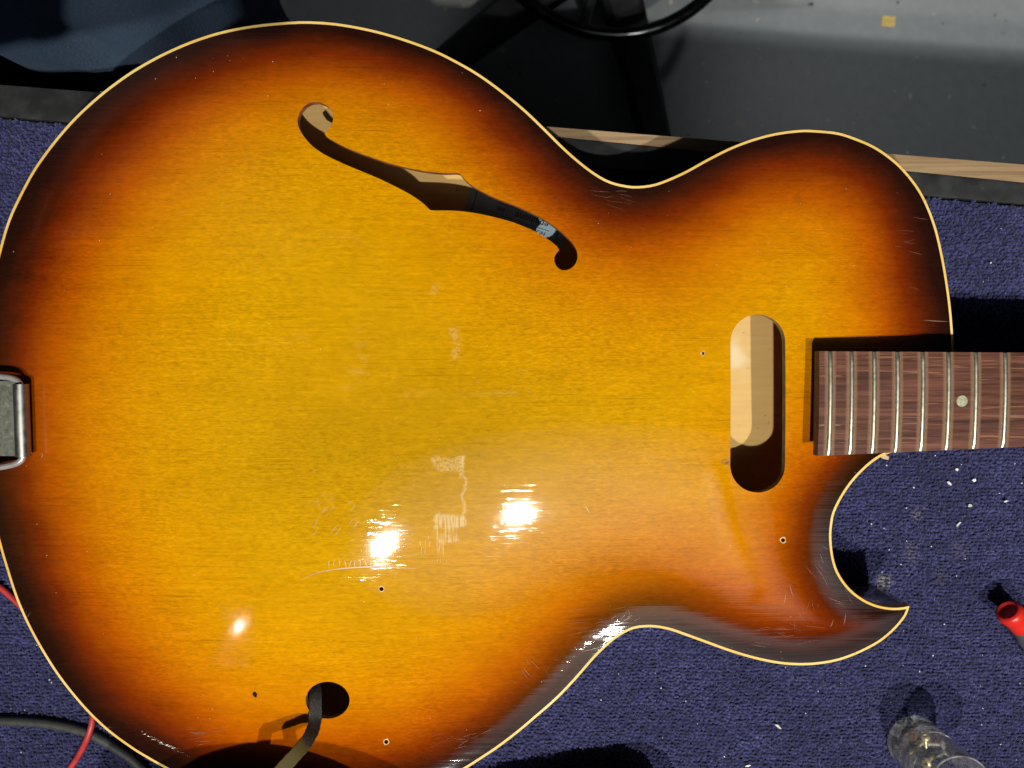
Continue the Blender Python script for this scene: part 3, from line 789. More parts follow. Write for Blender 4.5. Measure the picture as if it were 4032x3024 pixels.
# loop-pile tufts, only where the carpet can be seen or nearly so
x0, x1, y0, y1 = -0.62, 0.52, -0.40, 0.18
rowp, colp = 0.00215, 0.00200
ny_ = int((y1 - y0) / rowp); nx_ = int((x1 - x0) / colp)
ii, jj = np.meshgrid(np.arange(nx_), np.arange(ny_))
tx = x0 + (ii + 0.5 * (jj % 2)) * colp; ty = y0 + jj * rowp
tx = (tx + rng.normal(0, 0.00050, tx.shape)).ravel(); ty = (ty + rng.normal(0, 0.00030, ty.shape) + 0.0006 * np.sin(tx.reshape(ty.shape) * 90)).ravel()
TP = np.stack([tx, ty], -1)
ins = inside(TP, rim); dpt = np.full(len(TP), 0.0); dpt[ins] = dist_poly(TP[ins], rim)
vis = (~ins) | (dpt < 0.030)
vis &= ty < (ce0[1] + (ce1[1] - ce0[1]) * (tx - ce0[0]) / (ce1[0] - ce0[0])) - 0.0008 + 0.0007 * np.sin(tx * 2100)
vis &= ((tx < -0.02) & (ty > -0.30)) | (tx > -0.02)
TP = TP[vis]; nT = len(TP)
# smooth value noise for the mottling of the wool
def vnoise(P, s, seed):
    r = np.random.default_rng(seed).uniform(0, 1, (256, 256)); q = P / s; i = np.floor(q).astype(int); t = q - i; t = t * t * (3 - 2 * t)
    a = r[i[:, 1] % 256, i[:, 0] % 256]; b = r[i[:, 1] % 256, (i[:, 0] + 1) % 256]; c = r[(i[:, 1] + 1) % 256, i[:, 0] % 256]; d_ = r[(i[:, 1] + 1) % 256, (i[:, 0] + 1) % 256]
    return (a * (1 - t[:, 0]) + b * t[:, 0]) * (1 - t[:, 1]) + (c * (1 - t[:, 0]) + d_ * t[:, 0]) * t[:, 1]
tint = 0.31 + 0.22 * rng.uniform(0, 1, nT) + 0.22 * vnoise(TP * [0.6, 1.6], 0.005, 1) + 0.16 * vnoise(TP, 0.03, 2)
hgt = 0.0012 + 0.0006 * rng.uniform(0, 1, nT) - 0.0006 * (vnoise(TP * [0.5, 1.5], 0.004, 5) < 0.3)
stain = np.zeros(nT)
for px, py, r, s_ in ((3483, 2285, 0.0046, 0.75), (3590, 2170, 0.006, 0.22), (3610, 2022, 0.004, 0.30), (3700, 2270, 0.005, 0.12), (3780, 2160, 0.006, 0.12)):
    q = at_z(float(px), float(py), ZC)[:2]; dd_ = np.hypot(*(TP - q).T)
    stain = np.maximum(stain, s_ * np.clip(1.6 - 1.3 * dd_ / r, 0, 1) * rng.uniform(0.25, 1.0, nT))
# unit tuft: 2 rings of 6 + apex
ua = np.arange(6) * math.pi / 3
ring0 = np.stack([np.cos(ua), np.sin(ua), np.zeros(6)], -1); ring1 = np.stack([0.82 * np.cos(ua + 0.5), 0.82 * np.sin(ua + 0.5), np.full(6, 0.68)], -1)
U = np.vstack([ring0, ring1, [[0, 0, 1.0]]]); UF = []
for k in range(6):
    k2 = (k + 1) % 6; UF += [(k, k2, 6 + k), (k2, 6 + k2, 6 + k), (6 + k, 6 + k2, 12)]
UF = np.array(UF)
sxy = np.stack([rng.uniform(0.00095, 0.00150, nT), rng.uniform(0.00075, 0.00112, nT)], -1); rot = rng.normal(0, 0.8, nT)
cx = U[None, :, 0] * sxy[:, :1]; cy = U[None, :, 1] * sxy[:, 1:]
vx = cx * np.cos(rot)[:, None] - cy * np.sin(rot)[:, None] + U[None, :, 2] * rng.normal(0, 0.00045, nT)[:, None] + TP[:, :1]
vy = cx * np.sin(rot)[:, None] + cy * np.cos(rot)[:, None] + U[None, :, 2] * rng.normal(0, 0.00045, nT)[:, None] + TP[:, 1:]
vz = ZC - 0.0009 + U[None, :, 2] * (hgt + 0.0005)[:, None] + np.zeros_like(vx)
V = np.stack([vx, vy, vz], -1).reshape(-1, 3)
Fc = (UF[None] + 13 * np.arange(nT)[:, None, None]).reshape(-1, 3)
tv = np.clip(np.repeat(tint, 13).reshape(nT, 13) + np.array([-0.07] * 6 + [-0.01] * 6 + [0.06])[None], 0, 1).ravel(); sv_ = np.repeat(stain, 13)  # tuft feet darkened, tips lightened: shade between loops put into the tint
# stray fibres
nf = int(nT * 0.8); idx = rng.integers(0, nT, nf); base = np.column_stack([TP[idx] + rng.normal(0, 0.0005, (nf, 2)), ZC + 0.0006 + 0.8 * hgt[idx] * rng.uniform(0.4, 1, nf)])
aa = rng.uniform(0, 2 * math.pi, nf); Ln = rng.uniform(0.0008, 0.0026, nf)
mid_ = base + np.column_stack([0.5 * Ln * np.cos(aa), 0.5 * Ln * np.sin(aa), rng.uniform(0.0001, 0.0007, nf)])
tipf = base + np.column_stack([Ln * np.cos(aa + 0.4), Ln * np.sin(aa + 0.4), rng.uniform(-0.0003, 0.0005, nf)])
pw = np.column_stack([-np.sin(aa), np.cos(aa), np.zeros(nf)]) * 0.00005
FV = np.stack([base - pw, base + pw, mid_ - pw, mid_ + pw, tipf], 1).reshape(-1, 3)
FF = (np.array([(0, 1, 3), (0, 3, 2), (2, 3, 4)])[None] + 5 * np.arange(nf)[:, None, None]).reshape(-1, 3) + len(V)
bv0 = len(V) + len(FV)
by = lambda x: ln(ce0, ce1, x) - 0.0008
BVs = np.array([(XL, yb, ZC - 0.0006), (XR, yb, ZC - 0.0006), (XR, by(XR), ZC - 0.0006), (XL, by(XL), ZC - 0.0006)])
AV = np.vstack([V, FV, BVs]).astype(np.float32); AF = np.vstack([Fc, FF, [(bv0, bv0 + 1, bv0 + 2), (bv0, bv0 + 2, bv0 + 3)]]).astype(np.int32)
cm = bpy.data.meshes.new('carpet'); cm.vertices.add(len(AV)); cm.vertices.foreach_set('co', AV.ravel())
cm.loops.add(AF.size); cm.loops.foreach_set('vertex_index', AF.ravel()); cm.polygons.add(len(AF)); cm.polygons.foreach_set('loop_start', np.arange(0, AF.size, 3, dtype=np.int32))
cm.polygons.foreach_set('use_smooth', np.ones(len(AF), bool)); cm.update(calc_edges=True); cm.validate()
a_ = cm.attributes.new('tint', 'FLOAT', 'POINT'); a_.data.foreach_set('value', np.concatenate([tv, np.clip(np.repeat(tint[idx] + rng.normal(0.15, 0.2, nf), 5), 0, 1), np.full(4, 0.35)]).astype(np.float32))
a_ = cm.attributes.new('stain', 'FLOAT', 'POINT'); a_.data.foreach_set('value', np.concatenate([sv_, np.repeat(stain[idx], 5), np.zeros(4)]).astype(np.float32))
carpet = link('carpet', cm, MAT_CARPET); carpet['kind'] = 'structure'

# ------------------------------------------------------------------ bits lying on the carpet
MAT_CHIP = plain('white_paint_flake', (0.72, 0.72, 0.70), 0.6, 0.15, 400).m
MAT_PALE = plain('pale_green_flake', (0.50, 0.53, 0.44), 0.6, 0.2, 400).m
MAT_WOODCHIP = plain('raw_wood_sliver', (0.52, 0.36, 0.24), 0.7, 0.25, 300).m
def flake(px, py, lx, ly, rot, th=0.0006, n=9, jag=0.35, z=None):
    q = at_z(float(px), float(py), ZC + 0.0016 if z is None else z); v = []
    rr = [1 + random.uniform(-jag, jag) for _ in range(n)]
    for h in (0, th):
        for k in range(n):
            a = 2 * math.pi * k / n; x = rr[k] * lx * math.cos(a); y = rr[k] * ly * math.sin(a)
            v.append((q[0] + x * math.cos(rot) - y * math.sin(rot), q[1] + x * math.sin(rot) + y * math.cos(rot), q[2] + h + 0.15 * x))
    f = [tuple(range(n - 1, -1, -1)), tuple(range(n, 2 * n))] + [(k, (k + 1) % n, n + (k + 1) % n, n + k) for k in range(n)]
    return mesh_from('flake', v, f, False)
FL = [(3062, 2858, 0.0030, 0.0012, -0.6, MAT_PALE, 'pale leaf-shaped flake lying alone on the carpet below the horn'),
      (3773, 2063, 0.0024, 0.0007, 0.9, MAT_PALE, 'pale greenish sliver on the carpet between the horn and the red handle'),
      (3736, 1902, 0.0024, 0.0008, -0.8, MAT_CHIP, 'long white flake on the carpet just below the fingerboard, left of the round one'),
      (3835, 1890, 0.0017, 0.0013, 0.4, MAT_CHIP, 'rounded white flake on the carpet just below the fingerboard'),
      (3766, 1849, 0.0016, 0.0010, 0.2, MAT_CHIP, 'jagged white flake on the carpet, nearest below the fingerboard'),
      (3817, 1990, 0.0016, 0.0013, 0.3, MAT_PALE, 'crumpled grey-white flake on the carpet, lower one of the cluster under the fingerboard'),
      (3960, 1973, 0.0017, 0.0008, 0.2, MAT_CHIP, 'white flake on the carpet nearest the right edge below the fingerboard'),
      (2943, 3014, 0.0022, 0.0007, 0.3, MAT_CHIP, 'curled white flake on the carpet at the bottom edge of the picture')]
for px, py, lx, ly, r, mt, lb in FL:
    o = link('paint_flake', flake(px, py, 0.7 * lx, 0.7 * ly, r), mt); tag(o, lb, 'paint flake', 'flakes scattered on the carpet')
o = link('wood_sliver', flake(3478, 1797, 0.0040, 0.0016, -0.35, 0.0009), MAT_WOODCHIP); tag(o, 'pinkish wood sliver at the top of the cutaway beside the fingerboard', 'wood chip')
q = on_top(1004, 2733)[0]
o = link('plastic_chip', flake(1004, 2733, 0.0017, 0.0010, -1.0, 0.0007, 6, 0.3, float(q[2]) + 0.0002), plain('black_plastic', (0.012, 0.008, 0.006), 0.7, spec=0.1).m); tag(o, 'small black chip lying on the guitar top left of the round hole', 'chip')
lv_ = []; lf_ = []
small = [(3490, 1832), (3682, 1794), (3784, 1828), (3995, 1826), (3950, 1945), (3935, 1942), (3890, 2103), (3430, 2063), (3568, 2000), (3637, 2000), (4015, 2690), (3964, 2532), (3555, 2619), (4025, 2915), (3092, 2627), (204, 2687), (196, 2676), (164, 2935), (99, 2795), (3620, 2643), (3868, 2788), (3480, 2080), (3310, 2690), (2700, 2760), (2580, 2650), (3220, 2720), (3870, 1110), (3900, 1035), (3940, 900)]
small += [(random.uniform(3300, 4032), random.uniform(1850, 3000)) for _ in range(22)] + [(random.uniform(2300, 3300), random.uniform(2650, 3000)) for _ in range(7)] + [(random.uniform(0, 250), random.uniform(2500, 3000)) for _ in range(4)]
for px, py in small:
    q = at_z(float(px), float(py), ZC + 0.0022)
    if inside(q[None, :2], rim)[0]: continue
    b = len(lv_); n_ = 6; r = random.uniform(0.0002, 0.0005); rt = random.uniform(0, 3.14); el = random.uniform(0.3, 1.0)
    for h in (0, 0.0004):
        for k in range(n_):
            a = 2 * math.pi * k / n_; x = r * math.cos(a) * random.uniform(0.7, 1.3); y = r * el * math.sin(a)
            lv_.append((q[0] + x * math.cos(rt) - y * math.sin(rt), q[1] + x * math.sin(rt) + y * math.cos(rt), q[2] + h))
    lf_ += [tuple(b + k for k in range(n_ - 1, -1, -1)), tuple(b + n_ + k for k in range(n_))] + [(b + k, b + (k + 1) % n_, b + n_ + (k + 1) % n_, b + n_ + k) for k in range(n_)]
o = link('crumbs', mesh_from('crumbs', lv_, lf_, False), MAT_CHIP); o['kind'] = 'stuff'

# ------------------------------------------------------------------ cables, lower left
def cz(px, py, h): return at_z(float(px), float(py), ZC + h)
MAT_RED = plain('red_cable_sheath', (0.46, 0.040, 0.040), 0.45, 0.15, 200, spec=0.5).m
MAT_BLK = plain('grey_black_rubber', (0.040, 0.043, 0.042), 0.6, 0.25, 300).m
red = catmull([cz(-160, 2220, 0.003), cz(-60, 2275, 0.003), cz(0, 2312, 0.003), cz(36, 2343, 0.003), cz(72, 2376, 0.003), cz(150, 2450, 0.003), cz(250, 2560, 0.003), cz(330, 2680, 0.004), cz(366, 2780, 0.006), cz(366, 2822, 0.008), cz(358, 2866, 0.0095),
               cz(343, 2910, 0.0095), cz(318, 2960, 0.007), cz(283, 3015, 0.004), cz(235, 3080, 0.003), cz(150, 3170, 0.003)], 8)
v, f = tube(red, 0.0018, 14); tag(link('red_cable', mesh_from('red_cable', v, f), MAT_RED), 'thin red cable looping out from under the lower left of the guitar', 'cable')
blk = catmull([cz(-180, 2842, 0.003), cz(-60, 2838, 0.003), cz(0, 2838, 0.003), cz(99, 2841, 0.003), cz(199, 2851, 0.003), cz(298, 2871, 0.003), cz(373, 2898, 0.003), cz(447, 2940, 0.003), cz(507, 2980, 0.003), cz(552, 3020, 0.003), cz(640, 3110, 0.003), cz(700, 3200, 0.003)], 8)
v, f = tube(blk, 0.0028, 16); tag(link('black_cable', mesh_from('black_cable', v, f), MAT_BLK), 'thick black rubber cable curving under the red cable at the lower left', 'cable')

# ------------------------------------------------------------------ strap coming out of the round hole
def sp(px, py, h):
    q = on_top(px, py)[0]; q2 = at_z(float(px), float(py), q[2] + h); return q2
SPN = [(1243, 2655, -0.020), (1243, 2700, -0.010), (1243, 2745, -0.003), (1243, 2790, 0.001), (1241, 2830, 0.004), (1235, 2862, 0.008), (1222, 2895, 0.013), (1201, 2928, 0.018), (1172, 2962, 0.023), (1135, 3002, 0.028), (1090, 3050, 0.034), (1040, 3110, 0.040)]
cl = catmull([sp(*s) for s in SPN], 6)
cl = np.vstack([cl, [[-0.118, -0.235, 0.0655], [-0.121, -0.262, 0.0645]]])
T = np.gradient(cl, axis=0); T /= np.linalg.norm(T, axis=1)[:, None]
Wd = np.stack([-T[:, 1], T[:, 0], np.zeros(len(T))], -1); Wd /= np.linalg.norm(Wd, axis=1)[:, None]
if Wd[0, 0] < 0: Wd = -Wd
Nn = np.cross(T, Wd); 
v = []
for i in range(len(cl)):
    wob = 0.0001 * math.sin(i * 1.7) + 0.00008 * math.sin(i * 0.6 + 1)
    hw = 0.0034 + wob
    for s, t in ((-1, 0.0004), (-0.94, 0.0006), (0.94, 0.0006), (1, 0.0004), (1, -0.0004), (-1, -0.0004)):
        tw = cl[i] + Wd[i] * hw * s + (Nn[i] if Nn[i][2] > 0 else -Nn[i]) * t
        v.append(tw)
f = [(i * 6 + k, i * 6 + (k + 1) % 6, (i + 1) * 6 + (k + 1) % 6, (i + 1) * 6 + k) for i in range(len(cl) - 1) for k in range(6)]
f += [tuple(range(5, -1, -1)), tuple((len(cl) - 1) * 6 + k for k in range(6))]
def strap_mat():
    m = M('dusty_black_strap'); s = m.noise(1500, detail=3); b = m.noise(110, detail=3)
    c = m.mix(b, (0.016, 0.0155, 0.0145), (0.034, 0.032, 0.029))
    c = m.mix(m.math('MULTIPLY', m.step(s, 0.60, 0.70), 0.7), c, (0.26, 0.25, 0.22))
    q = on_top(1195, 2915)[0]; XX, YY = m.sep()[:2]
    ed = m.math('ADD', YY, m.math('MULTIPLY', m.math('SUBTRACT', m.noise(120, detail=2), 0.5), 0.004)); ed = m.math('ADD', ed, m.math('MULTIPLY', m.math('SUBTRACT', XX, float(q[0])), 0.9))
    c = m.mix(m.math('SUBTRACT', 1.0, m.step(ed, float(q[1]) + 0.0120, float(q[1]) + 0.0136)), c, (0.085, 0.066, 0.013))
    return m.set(base=c, rough=0.6).m
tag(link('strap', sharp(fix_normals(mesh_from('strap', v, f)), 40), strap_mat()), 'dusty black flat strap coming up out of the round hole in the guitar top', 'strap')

# ------------------------------------------------------------------ unseen tub and rolled cloth added below the view to cast shadows into it
MAT_TUB = plain('dark_grey_plastic', (0.03, 0.03, 0.032), 0.5).m
def tub(name, label, x, y, rb, rt, z0, z1):
    t = thing(name, label, 'tub', (x, y, z0), 'added shadow casters below the guitar')
    w = 0.0025
    v, f = lathe([(rb * 0.5, 0.0), (rb, 0.0), (rb + (rt - rb) * 0.95, (z1 - z0) * 0.93), (rt, (z1 - z0) * 0.93), (rt + 0.0006, z1 - z0 - 0.001), (rt - w, z1 - z0), (rb - w, 0.004), (rb * 0.5, 0.004)], 64, (x, y, z0))
    link('wall', sharp(mesh_from('wall', v, f), 40), MAT_TUB, t)
    v, f = lathe([(rt * 0.3, z1 - z0 + 0.0005), (rt + 0.0012, z1 - z0 + 0.0005), (rt + 0.0012, z1 - z0 + 0.003), (rt - 0.004, z1 - z0 + 0.004), (rt * 0.3, z1 - z0 + 0.004)], 64, (x, y, z0))
    link('lid', sharp(mesh_from('lid', v, f), 40), MAT_TUB, t)
tub('shadow_caster_tub', 'unseen dark round tub added below the lower bout as shadow caster, under the strap', -0.124, -0.304, 0.072, 0.092, ZC + 0.001, 0.058)
cp = catmull([(0.074, -0.262, ZC + 0.0305), (0.040, -0.266, ZC + 0.0300), (-0.010, -0.276, ZC + 0.0295), (-0.060, -0.292, ZC + 0.0290), (-0.085, -0.410, ZC + 0.0270)][:4], 8)
tt = np.linspace(0, 1, len(cp)); v, f = tube(np.vstack([[[0.094, -0.261, ZC + 0.030]], [[0.088, -0.2612, ZC + 0.030]], cp]), np.concatenate([[0.010, 0.022], 0.0290 + 0.0006 * np.sin(tt * 23)]), 28)
tag(link('shadow_caster_cloth', mesh_from('shadow_caster_cloth', v, f), plain('black_cloth', (0.018, 0.018, 0.020), 0.9, 0.3, 200).m), 'unseen rolled black cloth added below the waist of the guitar to cast a shadow', 'cloth')

# ------------------------------------------------------------------ shot glass with screws
gb = at_z(3590.0, 2913.0, ZC + 0.001)
glass = thing('shot_glass', 'small clear drinking glass half full of loose screws, standing on the carpet', 'glass', tuple(gb))
mg = M('clear_glass'); mg.set(base=(0.93, 0.96, 0.95), rough=0.03, trans=1.0, ior=1.48, spec=0.5)
_tr = mg.n('ShaderNodeBsdfTransparent'); _tr.inputs[0].default_value = (0.93, 0.95, 0.94, 1)
_lw = mg.n('ShaderNodeLayerWeight'); _lw.inputs[0].default_value = 0.35
_df = mg.n('ShaderNodeBsdfDiffuse'); _df.inputs[0].default_value = (0.66, 0.65, 0.64, 1)
_m1 = mg.n('ShaderNodeMixShader'); _m2 = mg.n('ShaderNodeMixShader')
mg.put(_m2.inputs[0], mg.math('ADD', 0.13, mg.math('MULTIPLY', mg.step(mg.noise(160, detail=3), 0.38, 0.70), 0.28))); mg.put(_m2.inputs[1], _tr.outputs[0]); mg.put(_m2.inputs[2], _df.outputs[0])
mg.put(_m1.inputs[0], mg.step(_lw.outputs['Facing'], 0.25, 0.85)); mg.put(_m1.inputs[1], _m2.outputs[0]); mg.put(_m1.inputs[2], mg.b.outputs[0])
mg.put(mg.t.nodes['Material Output'].inputs[0], _m1.outputs[0])
HG = 0.051
v, f = lathe([(0.010, 0.0006), (0.0130, 0.0), (0.0152, 0.0006), (0.0161, 0.0022), (0.0158, 0.0042), (0.0152, 0.0056), (0.0158, 0.0072), (0.0160, 0.0100), (0.0164, 0.024), (0.0171, HG - 0.001), (0.0169, HG), (0.0162, HG), (0.0159, HG - 0.0008),
              (0.0150, 0.024), (0.0143, 0.0125), (0.0128, 0.0100), (0.0090, 0.0088), (0.0040, 0.0085)], 64, tuple(gb))
link('tumbler', fix_normals(mesh_from('tumbler', v, f)), mg.m, glass)
def screw(label, p, d, L, r, hr, mat):
    d = Vector(d).normalized(); t = thing('screw', label, 'screw', tuple(p), 'loose screws in the glass')
    prof = [(0.0002, 0.0), (r * 0.6, 0.0012)]
    h = 0.0018; 
    while h < L * 0.86: prof += [(r, h), (r * 0.68, h + 0.00045)]; h += 0.0009
    prof += [(r * 0.9, L * 0.88), (r * 0.95, L - 0.0012)]
    v, f = lathe(prof, 14, p, d); link('shank', sharp(mesh_from('shank', v, f), 40), mat, t)
    v, f = lathe([(r * 0.8, L - 0.0014), (hr, L - 0.0002), (hr * 1.02, L + 0.0002), (hr * 0.85, L + 0.0010), (hr * 0.45, L + 0.0015), (hr * 0.34, L + 0.0014), (hr * 0.28, L + 0.0004)], 20, p, d)
    link('head', sharp(mesh_from('head', v, f), 40), mat, t)
MAT_BRASS = plain('brassy_steel', (0.74, 0.62, 0.36), 0.35, 0.12, 300, metal=0.45).m; MAT_STEEL = plain('bright_zinc', (0.80, 0.78, 0.72), 0.32, 0.12, 300, metal=0.45).m; MAT_DKS = nickel('dark_steel', (0.18, 0.17, 0.16), 0.3, 0.5, 300)
G0 = np.array(gb)
SCN = [((-0.004, 0.003, 0.0105), (0.9, 0.25, 0.55), 0.015, 0.0013, 0.0030, MAT_STEEL, 'bright zinc screw lying across the middle of the glass'),
       ((0.008, -0.004, 0.0108), (-0.75, 0.1, 0.75), 0.016, 0.0012, 0.0031, MAT_BRASS, 'brass-coloured screw standing head up at the left in the glass'),
       ((-0.008, -0.004, 0.0108), (0.55, 0.8, 0.35), 0.014, 0.0010, 0.0024, MAT_BRASS, 'small brass-coloured screw at the back of the glass'),
       ((0.002, -0.009, 0.0110), (0.6, 0.55, 0.25), 0.014, 0.0011, 0.0027, MAT_STEEL, 'bright screw lying low against the wall of the glass'),
       ((-0.006, -0.009, 0.0108), (0.35, -0.12, 0.9), 0.020, 0.0008, 0.0020, MAT_DKS, 'long thin dark screw leaning up in the glass'),
       ((0.001, 0.002, 0.0145), (-0.3, 0.75, 0.45), 0.012, 0.0010, 0.0025, MAT_BRASS, 'short brass-coloured screw on top of the heap in the glass')]
for p, d_, L, r, hr, mt, lb in SCN: screw(lb, tuple(G0 + np.array(p)), d_, L, r, hr, mt)
MAT_RUST = plain('rusty_washer', (0.22, 0.10, 0.05), 0.7, 0.4, 500).m
for k, (dx, dy, dz, ax, lb) in enumerate(((0.009, 0.004, 0.0115, (0.5, 0.3, 0.8), 'rusty washer leaning at the right in the glass'), (-0.006, 0.008, 0.0112, (-0.4, 0.4, 0.7), 'rusty washer lying at the far side of the glass'))):
    v, f = lathe([(0.0012, 0.0), (0.0030, 0.0), (0.0030, 0.0006), (0.0012, 0.0006)], 20, tuple(G0 + np.array([dx, dy, dz])), ax)
    tag(link('washer', sharp(mesh_from('washer', v, f[:-2] + [(3 * 20 + k2, 3 * 20 + (k2 + 1) % 20, (k2 + 1) % 20, k2) for k2 in range(20)]), 40), MAT_RUST), lb, 'washer', 'washers in the glass')

# ------------------------------------------------------------------ screwdriver with the red handle
hb = at_z(3966.0, 2402.0, ZC + 0.0200)
ax = Vector((0.62, -0.58, -0.17)).normalized()
drv = thing('screwdriver', 'red and grey screwdriver handle at the right edge, hollow red butt towards the guitar', 'screwdriver', (hb[0], hb[1], ZC))
MAT_RH = plain('red_handle_plastic', (0.62, 0.022, 0.012), 0.35, 0.08, 60, spec=0.5).m
MAT_GH = plain('grey_handle_rubber', (0.075, 0.08, 0.085), 0.55, 0.2, 150).m
v, f = lathe([(0.0010, 0.0026), (0.0034, 0.0024), (0.0047, 0.0012), (0.0057, 0.0001), (0.0066, 0.0003), (0.0075, 0.0016), (0.0077, 0.0040), (0.0072, 0.0066), (0.0066, 0.0090), (0.0067, 0.0120), (0.0070, 0.0150), (0.0067, 0.0156), (0.004, 0.0156)], 40, tuple(hb), ax)
link('butt', sharp(mesh_from('butt', v, f), 50), MAT_RH, drv)
v, f = lathe([(0.004, 0.0157), (0.0064, 0.0157), (0.0085, 0.024), (0.0110, 0.045), (0.0110, 0.070), (0.0080, 0.085), (0.0050, 0.090)], 40, tuple(hb), ax)
link('grip', sharp(mesh_from('grip', v, f), 50), MAT_GH, drv)
v, f = lathe([(0.0022, 0.0901), (0.0022, 0.108), (0.0008, 0.112)], 20, tuple(hb), ax)
link('shaft', sharp(mesh_from('shaft', v, f), 50), MAT_WIRE, drv)

# ================================================================== FLOOR, STOOL, PERSON
def floor_mat():
    m = M('worn_grey_floor_paint'); b = m.noise(5, detail=5); s = m.noise(60, detail=4); p = m.noise(160, detail=2); w = m.noise(95, detail=2, off=(5, 2, 0)); br = m.noise(14, detail=4, off=(1, 9, 0))
    c = m.mix(b, (0.150, 0.160, 0.162), (0.215, 0.225, 0.222))
    c = m.mix(m.math('MULTIPLY', m.step(s, 0.35, 0.7), 0.25), c, (0.26, 0.27, 0.26))
    c = m.mix(m.math('MULTIPLY', m.step(br, 0.66, 0.74), m.math('MULTIPLY', m.step(s, 0.5, 0.62), 0.7)), c, (0.30, 0.25, 0.14))
    c = m.mix(m.math('MULTIPLY', m.step(p, 0.72, 0.76), 0.8), c, (0.04, 0.042, 0.045))
    c = m.mix(m.step(w, 0.72, 0.76), c, (0.46, 0.46, 0.44))
    big_ = m.noise(38, detail=3, off=(7, 3, 0)); c = m.mix(m.step(big_, 0.71, 0.735), c, (0.05, 0.052, 0.055)); big2 = m.noise(44, detail=3, off=(1, 13, 0)); c = m.mix(m.math('MULTIPLY', m.step(big2, 0.70, 0.73), 0.8), c, (0.40, 0.36, 0.26))
    return m.set(base=c, rough=0.42, spec=0.4, normal=m.bump(b, 0.1, 0.003)).m
fl = link('floor', mesh_from('floor', [(-4, -4, ZF), (4, -4, ZF), (4, 4, ZF), (-4, 4, ZF)], [(0, 1, 2, 3)], False), floor_mat()); fl['kind'] = 'structure'
MAT_TAPE = plain('yellow_masking_tape', (0.50, 0.36, 0.10), 0.7, 0.12, 80).m
def tape(px, py, w, h, rot, lb):
    q = at_z(float(px), float(py), ZF)
    c, s = math.cos(rot), math.sin(rot); pl = []
    for x, y in ((-1, -1.0), (-0.3, -0.93), (0.4, -1.0), (1, -0.88), (0.95, 0.1), (1, 1), (0.2, 0.94), (-0.4, 1.02), (-0.95, 0.9), (-1, 0)):
        pl.append((q[0] + x * w * c - y * h * s, q[1] + x * w * s + y * h * c))
    v, f = prism(pl, ZF + 0.0005, ZF + 0.0012); tag(link('tape_scrap', mesh_from('tape_scrap', v, f, False), MAT_TAPE), lb, 'tape', 'scraps of yellow tape on the floor')
tape(3497, 85, 0.0105, 0.0082, -0.08, 'torn square of yellow tape on the grey floor at the upper right')
tape(575, 18, 0.0135, 0.0090, 0.12, 'torn piece of yellow tape on the floor beside the denim leg')

# stool: five-legged base and foot ring
rc = at_z(2425.0, -385.0, ZF + 0.20)
sx_, sy_ = float(rc[0]), float(rc[1])
stool = thing('stool', 'black swivel stool with foot ring and star base standing behind the bench', 'stool', (sx_, sy_, ZF))
MAT_CHR = nickel('dark_chrome', (0.12, 0.115, 0.115), 0.12, 0.25, 80)
MAT_PLA = plain('black_nylon', (0.012, 0.012, 0.013), 0.42, 0.25, 60, spec=0.4).m
bc = at_z(2425.0, -385.0, ZF + 0.06)
R_ring = 527.0 * (CAM[2] - (ZF + 0.20)) / F
th = np.linspace(0, 2 * math.pi, 97)[:-1]
v = []; f = []
for i, a in enumerate(th):
    for k in range(12):
        b = 2 * math.pi * k / 12; r = R_ring - 0.008 + 0.0085 * math.cos(b)
        v.append((sx_ + r * math.cos(a), sy_ + r * math.sin(a), ZF + 0.20 + 0.0085 * math.sin(b)))
nth = len(th)
f = [(i * 12 + k, ((i + 1) % nth) * 12 + k, ((i + 1) % nth) * 12 + (k + 1) % 12, i * 12 + (k + 1) % 12) for i in range(nth) for k in range(12)]
link('foot_ring', fix_normals(mesh_from('foot_ring', v, f)), MAT_CHR, stool)
for a in (-1.83, 0.26, 2.36):
    p0 = (sx_ + 0.028 * math.cos(a), sy_ + 0.028 * math.sin(a), ZF + 0.215); p1 = (sx_ + (R_ring - 0.012) * math.cos(a), sy_ + (R_ring - 0.012) * math.sin(a), ZF + 0.20)
    v, f = tube(np.linspace(p0, p1, 6), 0.0075, 12); link('ring_spoke', sharp(mesh_from('ring_spoke', v, f), 50), MAT_PLA, stool)
for k in range(5):
    a = -math.radians(74) + k * 2 * math.pi / 5
    v = []; Lr = 0.335
    for t in np.linspace(0, 1, 10):
        r = 0.02 + (Lr - 0.02) * t; hw = 0.030 - 0.010 * t; zt = ZF + 0.115 - 0.045 * t * t; th_ = 0.034 - 0.012 * t
        ca_, sa_ = math.cos(a), math.sin(a)
        for o, zz in ((-hw, -th_), (-hw, -0.006), (-hw * 0.7, 0), (hw * 0.7, 0), (hw, -0.006), (hw, -th_)):
            v.append((sx_ + r * ca_ - o * sa_, sy_ + r * sa_ + o * ca_, zt + zz))
    f = [(i * 6 + j, i * 6 + (j + 1) % 6, (i + 1) * 6 + (j + 1) % 6, (i + 1) * 6 + j) for i in range(9) for j in range(6)] + [tuple(range(5, -1, -1)), tuple(54 + j for j in range(6))]
    lg = link('leg', sharp(fix_normals(mesh_from('leg', v, f)), 35), MAT_PLA, stool)
    cxx, cyy = sx_ + (Lr - 0.02) * math.cos(a), sy_ + (Lr - 0.02) * math.sin(a)
    v, f = lathe([(0.012, 0), (0.020, 0.001), (0.022, 0.02), (0.016, 0.040), (0.008, 0.044)], 24, (cxx, cyy, ZF + 0.0005)); link('glide', sharp(mesh_from('glide', v, f), 50), MAT_PLA, lg)
